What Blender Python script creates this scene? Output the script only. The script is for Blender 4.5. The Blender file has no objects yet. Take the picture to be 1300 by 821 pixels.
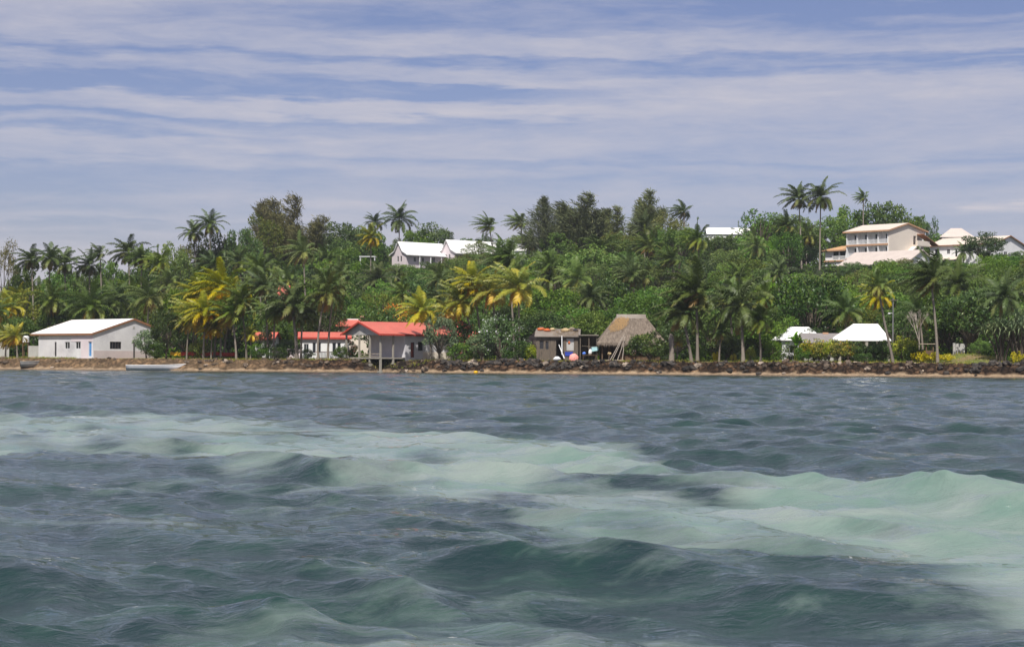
import bpy, math, random
import numpy as np
from mathutils import Vector, Matrix, Euler

SC = bpy.context.scene
COL = SC.collection
PI = math.pi
R = math.radians

# ------------------------------------------------------------------ camera model
F, CX, CY, HC, CAMH, ROLL = 2400.0, 650.0, 410.5, 456.3, 1.72, 0.005
cr, sr = math.cos(ROLL), math.sin(ROLL)

def at(px, py, Y):
    """a point of the place, Y metres ahead of the boat the photo was taken from"""
    u, v = (px - CX) / F, (HC - py) / F
    return Vector(((u * cr - v * sr) * Y, Y, CAMH + (u * sr + v * cr) * Y))

def to_px(p):
    x, z = p[0] / p[1], (p[2] - CAMH) / p[1]
    return CX + F * (x * cr + z * sr), HC - F * (-x * sr + z * cr)

def shore(X):
    return 236.5 - 0.427 * X

def Yd(px, d):
    """distance ahead of the point seen at column px that lies d metres behind the shoreline"""
    u = (px - CX) / F
    return (236.5 + d) / (1 + 0.427 * u)

# ------------------------------------------------------------------ terrain heights
HX = [-400, -140, -120, -95, -80, -69, -55, -30, 0, 80, 130, 250, 600]
HZ = [3, 6, 8, 12, 15.5, 18, 20.5, 22.5, 23, 21.5, 22.5, 18, 8]
DK = [-60, -9, 0, .8, 1.7, 3.0, 9, 22]
ZK = [-6, -1.1, 0, 0.28, 1.0, 1.5, 1.62, 1.75]

def hashn(x, y, s):
    return np.sin(x * 1.31 + s) * np.cos(y * 1.17 - s * 2.1) + 0.6 * np.sin(x * 2.9 - y * 1.9 + s * 3.3) + 0.4 * np.cos(x * 5.3 + y * 4.7 + s)

def inland(X, d):
    """d with the wavering of the bank, and the little cove under the boathouse"""
    X_ = X; X = np.clip(X, -150, 150)
    rocky = 1 / (1 + np.exp(-(X + 9.6) * 1.6)) - 1 / (1 + np.exp(-(X + 2.6) * 1.6)) + .7 / (1 + np.exp(-(X - 4) * .9)) - .7 / (1 + np.exp(-(X - 19) * .9)) + 1 / (1 + np.exp(-(X - 51.5) * 1.2)) + .6 * np.clip(np.sin(X * .31 + 2.2) - .45, 0, 1)
    X = X_; d = d + .75 * rocky * np.clip(1 - np.abs(d - 1.2) / 2.6, 0, 1)
    return d + .25 * np.sin(X * 0.21) + .18 * np.sin(X * 0.57 + 1.3) + .22 * np.sin(X * 1.7) * np.sin(X * .43) - 1.9 * np.exp(-((X + 16.0) / 5.0) ** 4) * np.clip((9 - d) / 3, 0, 1) * np.clip(d + .2, 0, 1)

def ground(X, Y):
    X = np.asarray(X, float); Y = np.asarray(Y, float)
    d = inland(X, Y - shore(X))
    z = np.interp(d, DK, ZK)
    hm = np.interp(X, HX, HZ)
    t = np.clip((d - 22) / 168.0, 0, 1)
    s = 0.40 * t + 0.60 * t ** 1.8
    z = z + (hm - 1.75) * s
    z = z + 0.12 * hashn(X * 0.12, Y * 0.12, 0.7) * np.clip((d - 24) / 10, 0, 1)
    far = np.clip((d - 600) / 900.0, 0, 1)
    z = z * (1 - far) + far * 2.0
    z = z + 1.0 * np.exp(-((X - 55) / 3.6) ** 2) * np.clip((d - 5) / 8, 0, 1) * np.clip((30 - d) / 8, 0, 1)
    bank = np.clip(1 - np.abs(d - 2.6) / 1.6, 0, 1)
    z = z + bank * 0.13 * hashn(X * 1.9, d * 2.6, 2.0) + bank * .07 * hashn(X * 4.7, d * 5.0, 5.0)
    return z

def gz(X, Y):
    return float(ground(X, Y))

# ------------------------------------------------------------------ node helpers
def new_mat(name):
    m = bpy.data.materials.new(name); m.use_nodes = True
    nt = m.node_tree
    return m, nt, nt.nodes['Principled BSDF'], nt.nodes['Material Output']

def N(nt, typ, **kw):
    n = nt.nodes.new(typ)
    for k, v in kw.items():
        if k.startswith('i_'):
            n.inputs[k[2:].replace('_', ' ')].default_value = v
        else:
            setattr(n, k, v)
    return n

def L(nt, a, b):
    nt.links.new(a, b)

def math_node(nt, op, a, b=None, c=None, clamp=False):
    n = nt.nodes.new('ShaderNodeMath'); n.operation = op; n.use_clamp = clamp
    for i, v in enumerate((a, b, c)):
        if v is None: continue
        if isinstance(v, (int, float)): n.inputs[i].default_value = v
        else: nt.links.new(v, n.inputs[i])
    return n.outputs[0]

def ramp(nt, fac, stops, interp='LINEAR'):
    n = nt.nodes.new('ShaderNodeValToRGB'); cr_ = n.color_ramp; cr_.interpolation = interp
    while len(cr_.elements) < len(stops): cr_.elements.new(0.5)
    for e, (p, c) in zip(cr_.elements, stops):
        e.position = p
        e.color = (c, c, c, 1) if isinstance(c, (int, float)) else (*c, 1)
    if fac is not None: nt.links.new(fac, n.inputs[0])
    return n.outputs[0]

def mixc(nt, fac, a, b, blend='MIX'):
    n = nt.nodes.new('ShaderNodeMix'); n.data_type = 'RGBA'; n.blend_type = blend
    for sock, v in ((n.inputs[0], fac), (n.inputs[6], a), (n.inputs[7], b)):
        if isinstance(v, (int, float)): sock.default_value = v
        elif isinstance(v, tuple): sock.default_value = (*v, 1)
        else: nt.links.new(v, sock)
    return n.outputs[2]

def surf(name, c1, c2=None, scale=2.0, rough=0.8, bump=0.0, stretch=(1, 1, 1), rand=0.0, spec=0.3, detail=6, third=None):
    """a weathered surface: two tones broken up by noise, an optional third tone in streaks"""
    m, nt, b, out = new_mat(name)
    c2 = c2 or tuple(x * 0.75 for x in c1)
    tc = N(nt, 'ShaderNodeTexCoord'); mp = N(nt, 'ShaderNodeMapping'); mp.inputs['Scale'].default_value = stretch
    L(nt, tc.outputs['Object'], mp.inputs['Vector'])
    nz = N(nt, 'ShaderNodeTexNoise', i_Scale=scale, i_Detail=detail, i_Roughness=0.62)
    L(nt, mp.outputs[0], nz.inputs['Vector'])
    f = ramp(nt, nz.outputs['Fac'], [(0.33, 0.0), (0.66, 1.0)])
    c = mixc(nt, f, c1, c2)
    if third:
        n2 = N(nt, 'ShaderNodeTexNoise', i_Scale=scale * 0.37, i_Detail=8.0, i_Roughness=0.7)
        L(nt, mp.outputs[0], n2.inputs['Vector'])
        c = mixc(nt, ramp(nt, n2.outputs['Fac'], [(0.52, 0.0), (0.66, 0.85)]), c, third)
    if rand:
        oi = N(nt, 'ShaderNodeObjectInfo')
        hv = N(nt, 'ShaderNodeHueSaturation')
        L(nt, math_node(nt, 'MULTIPLY_ADD', oi.outputs['Random'], 2 * rand, 1 - rand), hv.inputs['Value'])
        L(nt, c, hv.inputs['Color']); c = hv.outputs[0]
    L(nt, c, b.inputs['Base Color'])
    b.inputs['Roughness'].default_value = rough
    b.inputs['Specular IOR Level'].default_value = spec
    if bump:
        bn = N(nt, 'ShaderNodeBump', i_Strength=0.7, i_Distance=bump)
        L(nt, nz.outputs['Fac'], bn.inputs['Height']); L(nt, bn.outputs[0], b.inputs['Normal'])
    return m

def corrugated(name, c1, c2, axis='X', pitch=0.25, rough=0.5, third=None):
    m = surf(name, c1, c2, scale=0.6, rough=rough, third=third, spec=0.4)
    nt = m.node_tree; b = nt.nodes['Principled BSDF']
    tc = N(nt, 'ShaderNodeTexCoord')
    wv = N(nt, 'ShaderNodeTexWave', bands_direction=axis); wv.inputs['Scale'].default_value = 0.314 / pitch
    L(nt, tc.outputs['Object'], wv.inputs['Vector'])
    bn = N(nt, 'ShaderNodeBump', i_Strength=0.5, i_Distance=0.03)
    L(nt, wv.outputs['Fac'], bn.inputs['Height']); L(nt, bn.outputs[0], b.inputs['Normal'])
    return m

LEAF = 1.5
def leafmat(name, stops, rough=0.55, spec=0.2, trans=0.25, hue=0.02, val=0.25, sat=0.12):
    """leaf colour runs along the attribute 'tint' (fresh leaf to dry leaf); each plant differs a little"""
    m, nt, b, out = new_mat(name)
    at_ = N(nt, 'ShaderNodeAttribute', attribute_name='tint')
    c = ramp(nt, at_.outputs['Fac'], [(p, tuple(min(.75, x * LEAF) for x in q)) for p, q in stops])
    oi = N(nt, 'ShaderNodeObjectInfo')
    hv = N(nt, 'ShaderNodeHueSaturation')
    rnd = oi.outputs['Random']
    L(nt, math_node(nt, 'MULTIPLY_ADD', rnd, -2 * hue, 0.5 + hue), hv.inputs['Hue'])
    r2 = math_node(nt, 'FRACT', math_node(nt, 'MULTIPLY', rnd, 7.31))
    L(nt, math_node(nt, 'MULTIPLY_ADD', r2, 2 * val, 1 - val), hv.inputs['Value'])
    r3 = math_node(nt, 'FRACT', math_node(nt, 'MULTIPLY', rnd, 13.7))
    L(nt, math_node(nt, 'MULTIPLY_ADD', r3, 2 * sat, 1 - sat), hv.inputs['Saturation'])
    L(nt, c, hv.inputs['Color'])
    L(nt, hv.outputs[0], b.inputs['Base Color'])
    b.inputs['Roughness'].default_value = rough
    b.inputs['Specular IOR Level'].default_value = spec
    tr = N(nt, 'ShaderNodeBsdfTranslucent'); L(nt, hv.outputs[0], tr.inputs['Color'])
    mx = N(nt, 'ShaderNodeMixShader'); mx.inputs[0].default_value = trans
    L(nt, b.outputs[0], mx.inputs[1]); L(nt, tr.outputs[0], mx.inputs[2]); L(nt, mx.outputs[0], out.inputs['Surface'])
    return m

# ------------------------------------------------------------------ materials
M = {}
M['whitewall'] = surf('white_painted_wall', (.68, .67, .68), (.56, .55, .57), 0.5, 0.85, third=(.44, .43, .45))
M['pinkwall'] = surf('pink_grey_wall', (.56, .47, .47), (.48, .41, .41), 0.7, 0.85)
M['lilacwall'] = surf('pale_pink_wall', (.68, .60, .62), (.60, .53, .55), 0.5, 0.85)
M['cream'] = surf('cream_render', (.74, .66, .57), (.68, .60, .52), 0.4, 0.85)
M['white'] = surf('white_paint', (.78, .78, .78), (.70, .70, .70), 0.8, 0.6)
M['greywall'] = surf('grey_concrete_wall', (.47, .46, .44), (.37, .36, .34), 0.6, 0.9, third=(.28, .27, .25))
M['concrete'] = surf('weathered_concrete', (.36, .33, .28), (.26, .24, .20), 1.4, 0.9, bump=.02)
M['whiteroof'] = corrugated('white_sheet_roof', (.82, .81, .80), (.75, .74, .73), 'X', .35)
M['redroof'] = corrugated('red_sheet_roof', (.55, .135, .095), (.46, .11, .08), 'X', .3, third=(.42, .17, .12))
M['tanroof'] = corrugated('tan_sheet_roof', (.54, .47, .42), (.48, .41, .37), 'X', .4)
M['creamroof'] = corrugated('cream_sheet_roof', (.66, .57, .48), (.60, .52, .44), 'X', .4)
M['orangeroof'] = corrugated('orange_sheet_roof', (.60, .36, .18), (.52, .31, .16), 'X', .4)
M['tin'] = corrugated('weathered_tin', (.27, .235, .20), (.17, .14, .115), 'X', .15, third=(.20, .125, .08))
M['greyroof'] = corrugated('grey_sheet_roof', (.24, .22, .21), (.19, .17, .165), 'X', .3)
M['fascia'] = surf('brown_fascia', (.30, .14, .07), (.24, .11, .055), 1.5, 0.7)
M['redfascia'] = surf('red_fascia', (.48, .06, .04), (.40, .05, .035), 1.5, 0.7)
M['orange'] = surf('orange_trim', (.48, .28, .16), (.42, .24, .14), 1.2, 0.7)
M['frame'] = surf('window_frame_paint', (.60, .60, .60), (.52, .52, .52), 2.0, 0.6)
M['darkframe'] = surf('dark_frame', (.10, .09, .09), (.07, .06, .06), 2.0, 0.6)
def glass():
    m, nt, b, out = new_mat('dark_window_glass')
    b.inputs['Base Color'].default_value = (.015, .018, .022, 1); b.inputs['Roughness'].default_value = .12
    return m
M['glass'] = glass()
M['bluedoor'] = surf('blue_door_paint', (.09, .28, .58), (.07, .22, .48), 3, .6)
M['darkdoor'] = surf('dark_door', (.035, .035, .04), (.02, .02, .025), 3, .7)
M['reddoor'] = surf('red_door', (.22, .05, .04), (.16, .04, .03), 3, .7)
M['oldwood'] = surf('grey_old_boards', (.17, .138, .108), (.09, .072, .055), 2.2, .9, bump=.02, stretch=(6, 6, .7), third=(.045, .04, .036))
M['palewood'] = surf('bleached_wood', (.46, .38, .29), (.33, .26, .19), 3, .85, bump=.01)
M['brownwood'] = surf('brown_wood', (.16, .10, .06), (.10, .065, .04), 3, .85)
M['thatch'] = surf('dry_thatch', (.235, .19, .15), (.12, .095, .075), 1.6, .95, bump=.12, stretch=(4, 1.5, 1.2), third=(.085, .065, .05))
M['thatchnew'] = surf('fresh_thatch', (.36, .23, .10), (.22, .14, .07), 4.0, .95, bump=.08, stretch=(6, 6, 1.5))
M['canvas'] = surf('white_canvas', (.83, .83, .82), (.78, .78, .78), .6, .7)
M['hull'] = surf('white_boat_paint', (.74, .74, .76), (.66, .66, .69), 1.5, .4)
M['greyhull'] = surf('grey_boat_paint', (.36, .35, .33), (.27, .26, .25), 2, .6)
M['bark'] = surf('palm_bark', (.25, .215, .18), (.16, .135, .11), 4, .9, bump=.03, stretch=(1, 1, 5), rand=.25)
M['darkbark'] = surf('tree_bark', (.12, .095, .07), (.075, .06, .045), 3, .9, bump=.03, rand=.2)
M['deadwood'] = surf('dead_wood', (.40, .35, .30), (.27, .23, .20), 3, .9)
M['rock'] = surf('shore_rock', (.115, .085, .062), (.04, .032, .026), 2.6, .9, bump=.06, rand=.55, third=(.22, .165, .115))
M['darkrock'] = surf('black_shore_rock', (.055, .048, .043), (.022, .02, .019), 3.0, .85, bump=.06, rand=.5, third=(.12, .09, .065))
M['palerock'] = surf('pale_coral_rock', (.34, .28, .22), (.24, .19, .15), 3.0, .9, bump=.05, rand=.3)
M['coconut'] = surf('coconut_husk', (.20, .13, .035), (.13, .09, .03), 6, .7)
def plain(name, c, rough=.6):
    m = surf(name, c, tuple(x * .85 for x in c), 3, rough); M[name] = m; return m
for n_, c_ in dict(pink_cloth=(.80, .33, .28), pale_pink_cloth=(.72, .50, .55), white_cloth=(.80, .80, .80), blue_plastic=(.035, .07, .42), bright_blue=(.10, .22, .70),
                   cyan_cloth=(.35, .58, .62), orange_plastic=(.48, .12, .035), yellow_plastic=(.80, .46, .02), red_plastic=(.45, .035, .02),
                   straw=(.48, .36, .20), dark_cloth=(.03, .03, .04), grey_metal=(.17, .17, .17)).items():
    plain(n_, c_)

G = dict(
    palm=leafmat('palm_leaf', [(0, (.045, .078, .014)), (.45, (.085, .118, .022)), (.75, (.19, .185, .035)), (1, (.27, .18, .05))], .48, .28, .22, .015, .25),
    palmdark=leafmat('palm_leaf_dark', [(0, (.026, .046, .011)), (.5, (.064, .088, .02)), (.8, (.14, .14, .038)), (1, (.20, .14, .05))], .48, .28, .2, .012, .22),
    palmyellow=leafmat('palm_leaf_yellow', [(0, (.075, .11, .014)), (.35, (.19, .185, .012)), (.7, (.40, .27, .012)), (1, (.46, .25, .02))], .45, .35, .28, .012, .2),
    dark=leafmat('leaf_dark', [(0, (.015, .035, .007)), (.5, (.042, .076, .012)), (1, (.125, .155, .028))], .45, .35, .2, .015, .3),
    mid=leafmat('leaf_mid', [(0, (.028, .062, .010)), (.5, (.066, .118, .016)), (1, (.135, .165, .028))], .5, .3, .25, .02, .3),
    bright=leafmat('leaf_bright', [(0, (.045, .105, .012)), (.5, (.095, .170, .018)), (1, (.16, .22, .03))], .5, .3, .28, .015, .2),
    olive=leafmat('leaf_olive', [(0, (.055, .075, .016)), (.5, (.095, .112, .022)), (1, (.17, .15, .035))], .55, .25, .22, .02, .25),
    needle=leafmat('casuarina_needle', [(0, (.046, .062, .024)), (.6, (.088, .102, .042)), (1, (.17, .155, .070))], .7, .15, .15, .01, .2),
    brown=leafmat('dry_brown_leaf', [(0, (.060, .066, .024)), (.5, (.105, .100, .040)), (1, (.17, .14, .058))], .7, .15, .2, .01, .2),
    grey=leafmat('grey_green_leaf', [(0, (.045, .085, .038)), (.5, (.09, .13, .055)), (1, (.19, .22, .105))], .5, .3, .2, .012, .15),
    croton=leafmat('croton_leaf', [(0, (.035, .065, .010)), (.45, (.14, .155, .014)), (.8, (.36, .28, .012)), (1, (.30, .07, .015))], .45, .3, .2, .01, .15),
    yellow=leafmat('yellow_flower_leaf', [(0, (.09, .12, .012)), (.4, (.38, .33, .012)), (1, (.62, .42, .012))], .5, .3, .2, .008, .12),
    lime=leafmat('lime_leaf', [(0, (.06, .10, .012)), (.5, (.19, .22, .016)), (1, (.38, .33, .02))], .5, .3, .2, .01, .12),
    flame=leafmat('flame_tree_leaf', [(0, (.035, .075, .014)), (.5, (.09, .13, .02)), (.72, (.40, .12, .012)), (1, (.55, .12, .015))], .5, .3, .2, .01, .12),
    pinkflower=leafmat('pink_flower_leaf', [(0, (.02, .05, .012)), (.6, (.04, .075, .02)), (.85, (.60, .12, .10)), (1, (.70, .20, .16))], .5, .3, .2, .008, .1),
    frangipani=leafmat('frangipani_leaf', [(0, (.035, .08, .018)), (.6, (.075, .125, .03)), (.88, (.62, .62, .50)), (1, (.78, .76, .66))], .5, .3, .2, .006, .08),
    grass=leafmat('grass_blade', [(0, (.085, .115, .022)), (.6, (.16, .17, .035)), (1, (.30, .25, .09))], .6, .2, .25, .0, .0),
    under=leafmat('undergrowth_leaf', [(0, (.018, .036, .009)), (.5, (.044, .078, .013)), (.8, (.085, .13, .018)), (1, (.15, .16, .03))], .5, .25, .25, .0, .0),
)

# ------------------------------------------------------------------ objects
def tag(o, label=None, cat=None, group=None, kind=None):
    if label: o['label'] = label
    if cat: o['category'] = cat
    if group: o['group'] = group
    if kind: o['kind'] = kind
    return o

def empty(name, loc=(0, 0, 0), rz=0, label=None, cat=None, group=None):
    o = bpy.data.objects.new(name, None); COL.objects.link(o)
    o.location = loc; o.rotation_euler = (0, 0, rz); o.empty_display_size = .3
    return tag(o, label, cat, group)

def link(name, me, parent=None, loc=None):
    o = bpy.data.objects.new(name, me); COL.objects.link(o)
    if parent: o.parent = parent
    if loc is not None: o.location = loc
    return o

class MB:
    def __init__(s):
        s.v = []; s.f = []; s.t = []; s.tint = 0.3
    def add(s, vs, fs, tint=None):
        b = len(s.v); s.v += [tuple(v) for v in vs]; s.f += [tuple(b + i for i in f) for f in fs]
        t = s.tint if tint is None else tint
        s.t += (t if isinstance(t, list) else [t] * len(vs)); return s
    def box(s, x0, x1, y0, y1, z0, z1):
        return s.add([(x0, y0, z0), (x1, y0, z0), (x1, y1, z0), (x0, y1, z0), (x0, y0, z1), (x1, y0, z1), (x1, y1, z1), (x0, y1, z1)],
                     [(0, 3, 2, 1), (4, 5, 6, 7), (0, 1, 5, 4), (1, 2, 6, 5), (2, 3, 7, 6), (3, 0, 4, 7)])
    def prism(s, poly, vec):
        """poly: list of 3D points (a flat loop), swept along vec"""
        n = len(poly); vec = Vector(vec)
        a = [Vector(p) for p in poly]; b = [p + vec for p in a]
        return s.add(a + b, [tuple(range(n))[::-1], tuple(range(n, 2 * n))] + [(i, (i + 1) % n, n + (i + 1) % n, n + i) for i in range(n)])
    def tube(s, pts, rad, n=7, tint=None, cap=True):
        pts = [Vector(p) for p in pts]; b = len(s.v); rings = []
        for i, p in enumerate(pts):
            d = (pts[min(i + 1, len(pts) - 1)] - pts[max(i - 1, 0)]).normalized()
            a = d.orthogonal() if abs(d.z) < .9 else Vector((1, 0, 0)) - d * d.x
            a.normalize(); c = d.cross(a)
            r = rad[i] if isinstance(rad, (list, tuple)) else rad
            rings.append([p + (a * math.cos(2 * PI * k / n) + c * math.sin(2 * PI * k / n)) * r for k in range(n)])
        vs = [v for r_ in rings for v in r_]
        fs = [(i * n + k, i * n + (k + 1) % n, (i + 1) * n + (k + 1) % n, (i + 1) * n + k) for i in range(len(pts) - 1) for k in range(n)]
        if cap: fs += [tuple(range(n))[::-1], tuple((len(pts) - 1) * n + k for k in range(n))]
        return s.add(vs, fs, tint)
    def mesh(s, name, mat, smooth=False):
        me = bpy.data.meshes.new(name); me.from_pydata(s.v, [], s.f)
        if mat: me.materials.append(mat)
        a = me.attributes.new('tint', 'FLOAT', 'POINT'); a.data.foreach_set('value', np.array(s.t, dtype=np.float32))
        if smooth: me.polygons.foreach_set('use_smooth', [True] * len(me.polygons))
        me.update(); return me
    def build(s, name, mat, parent=None, smooth=False, loc=None):
        return link(name, s.mesh(name, mat, smooth), parent, loc)

def np_mesh(name, V, Q, mat, tint=None, smooth=False, cols=None):
    V = np.asarray(V, np.float32); Q = np.asarray(Q, np.int32)
    k = Q.shape[1]; me = bpy.data.meshes.new(name)
    me.vertices.add(len(V)); me.vertices.foreach_set('co', V.ravel())
    me.loops.add(Q.size); me.loops.foreach_set('vertex_index', Q.ravel())
    me.polygons.add(len(Q)); me.polygons.foreach_set('loop_start', np.arange(0, Q.size, k, dtype=np.int32))
    me.polygons.foreach_set('loop_total', np.full(len(Q), k, np.int32))
    if smooth: me.polygons.foreach_set('use_smooth', np.ones(len(Q), bool))
    if tint is not None:
        a = me.attributes.new('tint', 'FLOAT', 'POINT'); a.data.foreach_set('value', np.asarray(tint, np.float32))
    if cols is not None:
        a = me.attributes.new('Col', 'FLOAT_COLOR', 'POINT')
        a.data.foreach_set('color', (cols if cols.shape[1] == 4 else np.concatenate([cols, np.ones((len(V), 1))], 1)).astype(np.float32).ravel())
    if mat: me.materials.append(mat)
    me.update(calc_edges=True); me.validate(); return me
SKY_TINT = (.60, .535, .67); CLOUD = (4.8, 4.65, 5.15); HAZE = .00012; EXPO = 0.32
# ------------------------------------------------------------------ vegetation prototypes (meshes only)
GA = 2.399963

def palm_crown(seed, n=27, length=4.4, wind=.35, mat='palm', dead=3, nl=28):
    rng = random.Random(seed); m = MB()
    W = Vector((-wind, wind * .15, 0))
    for i in range(n):
        a = i / (n - 1)
        az = GA * i + rng.uniform(-.25, .25)
        el = R(82 - 112 * a ** .85 + rng.uniform(-8, 8)); bend = R(rng.uniform(45, 75) + 28 * a)
        Lf = length * rng.uniform(.8, 1.08) * (.72 + .28 * math.sin(PI * min(1, .2 + a)))
        isdead = i >= n - dead
        if isdead: el = R(-45 + rng.uniform(-20, 5)); bend = R(45); Lf *= .75
        tint0 = min(1, max(0, .12 + .5 * a ** 2 + rng.uniform(-.15, .2)))
        if isdead: tint0 = 1
        S = 9; p = Vector((0, 0, .15)); pts = [p.copy()]; ds = []
        h = Vector((math.cos(az), math.sin(az), 0))
        for k in range(S):
            t = (k + .5) / S
            e = el - bend * t ** 1.4
            d = h * math.cos(e) + Vector((0, 0, math.sin(e)))
            d = (d + W * (t * 1.5 + .15)).normalized()
            p = p + d * Lf / S; pts.append(p.copy()); ds.append(d)
        # rachis
        wv = .035
        for k in range(S):
            s_ = ds[k].cross(Vector((0, 0, 1)))
            s_ = s_.normalized() if s_.length > 1e-3 else Vector((1, 0, 0))
            w0 = wv * (1 - k / S) + .012; w1 = wv * (1 - (k + 1) / S) + .012
            m.add([pts[k] - s_ * w0, pts[k] + s_ * w0, pts[k + 1] + s_ * w1, pts[k + 1] - s_ * w1], [(0, 1, 2, 3)], min(1, tint0 + .28))
        for j in range(nl):
            t = .10 + .9 * (j + rng.random() * .6) / nl
            k = min(S - 1, int(t * S)); fr = t * S - k
            q = pts[k].lerp(pts[k + 1], min(1, fr)); d = ds[k]
            s_ = d.cross(Vector((0, 0, 1))); s_ = s_.normalized() if s_.length > .05 else h.cross(Vector((0, 0, 1)))
            up = s_.cross(d).normalized()
            ll = .78 * math.sin(PI * (.16 + .80 * t)) ** .7 * rng.uniform(.85, 1.1) * length / 4.0
            for sg in (-1, 1):
                v = (s_ * sg * .8 + d * .62 + up * rng.uniform(-.1, .25) + W * .25).normalized()
                mid = q + v * ll * .55
                v2 = (v + Vector((0, 0, -.95 - .45 * a)) + W * .2).normalized()
                tip = mid + v2 * ll * .5
                w = d * .062
                tt = min(1, max(0, tint0 + .12 * t + rng.uniform(-.06, .06)))
                m.add([q - w, q + w, mid + w * .9, mid - w * .9, tip], [(0, 1, 2, 3), (3, 2, 4)], tt)
    # spear leaf
    return m.mesh('palm_crown', G[mat])

def nuts_mesh(seed, n=9):
    rng = random.Random(seed); m = MB()
    for i in range(n):
        a = rng.uniform(0, 2 * PI); c = Vector((math.cos(a) * .3, math.sin(a) * .3, -.05 - rng.random() * .35)); r = rng.uniform(.12, .16)
        vs = [c + Vector((0, 0, r * 1.15)), c - Vector((0, 0, r * 1.25))]; k = 6
        for z_, rr in ((.5, .85), (-.45, .9)):
            vs += [c + Vector((math.cos(2 * PI * j / k) * r * rr, math.sin(2 * PI * j / k) * r * rr, r * z_)) for j in range(k)]
        fs = [(0, 2 + j, 2 + (j + 1) % k) for j in range(k)] + [(1, 8 + (j + 1) % k, 8 + j) for j in range(k)] + [(2 + j, 8 + j, 8 + (j + 1) % k, 2 + (j + 1) % k) for j in range(k)]
        m.add(vs, fs)
    return m.mesh('coconuts', M['coconut'], True)

def leaf_quads(P, A, size, rng, aspect=.55, tint=None):
    n = len(P)
    A = A / np.maximum(np.linalg.norm(A, axis=1, keepdims=True), 1e-6)
    Bv = np.cross(A, rng.normal(size=(n, 3))); Bv /= np.maximum(np.linalg.norm(Bv, axis=1, keepdims=True), 1e-6)
    l = size * rng.uniform(.7, 1.3, (n, 1)); w = l * aspect
    V = np.stack([P - A * l * .5, P + Bv * w * .5 + A * l * .08, P + A * l * .5, P - Bv * w * .5 + A * l * .08], 1).reshape(-1, 3)
    Q = np.arange(4 * n).reshape(n, 4)
    return V, Q, np.repeat(tint, 4)

def broadleaf(seed, mat, h=8.0, w=7.0, base=.28, nclump=46, per=75, leaf=.34, clump=.95, droop=0.0, flower=0.0, open_=0.0, trunkmat='darkbark', flat=1.0):
    """crown as many leaf clumps on limbs; returns crown mesh, trunk mesh"""
    rng = np.random.default_rng(seed); rr = random.Random(seed)
    z0 = h * base; cz = (h + z0) / 2; rz = (h - z0) / 2; rx = w / 2
    C = []
    tries = 0
    while len(C) < nclump and tries < 4000:
        tries += 1
        v = rng.normal(size=3); v /= np.linalg.norm(v)
        rad = rng.uniform(.45, .95) ** .6
        lump = 1 + .22 * math.sin(3.1 * v[0] + seed) * math.cos(2.3 * v[1] - seed) + .14 * math.sin(5.1 * v[2] + 4 * v[0] + seed)
        p = np.array([v[0] * rx * rad * lump, v[1] * rx * rad * lump, cz + v[2] * rz * rad * min(lump, 1.1) * flat])
        if p[2] < z0 * .9 or (v[2] < -.55 and rng.random() < .6): continue
        if any(np.linalg.norm(p - c) < clump * (.55 + open_) for c in C): continue
        C.append(p)
    C = np.array(C)
    Ps, As, Ts = [], [], []
    for c in C:
        k = int(per * rng.uniform(.6, 1.3))
        o = rng.normal(size=(k, 3)); o /= np.linalg.norm(o, axis=1, keepdims=True)
        r_ = clump * rng.uniform(.35, 1.0, (k, 1)) ** .6 * rng.uniform(.8, 1.15)
        o2 = o * r_ * np.array([1, 1, .72]); P = c + o2
        A = o * .8 + rng.normal(size=(k, 3)) * .7 + np.array([-.15, 0, .05 - droop])
        t = np.clip(rng.normal(.35, .18, k) + rng.uniform(-.12, .16) + .12 * o[:, 2], 0, .78)
        if flower:
            fl = (rng.random(k) < flower * rng.uniform(.3, 1.6)) & (o[:, 2] > -.3); t = np.where(fl, rng.uniform(.88, 1, k), t)
        Ps.append(P); As.append(A); Ts.append(t)
    P = np.concatenate(Ps); A = np.concatenate(As); T = np.concatenate(Ts)
    V, Q, T4 = leaf_quads(P, A, leaf, rng, tint=T)
    V[:, 2] = np.maximum(V[:, 2], .05)
    crown = np_mesh('leaf_crown', V, Q, G[mat], T4)
    m = MB(); tr = .03 * h
    top = Vector((rr.uniform(-.3, .3), rr.uniform(-.3, .3), z0 + rz * .9))
    fork = Vector((top.x * .5, top.y * .5, max(z0 * .8, .25)))
    m.tube([(0, 0, -.6), (0, 0, 0), fork, top], [tr * 1.4, tr * 1.2, tr * .85, tr * .35], 8)
    for c in C[:: max(1, len(C) // 16)]:
        c = Vector(c); md = fork.lerp(c, .5) + Vector((0, 0, .25))
        m.tube([fork, md, c], [tr * .5, tr * .3, tr * .1], 5)
    return crown, m.mesh('tree_trunk', M[trunkmat])

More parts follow.
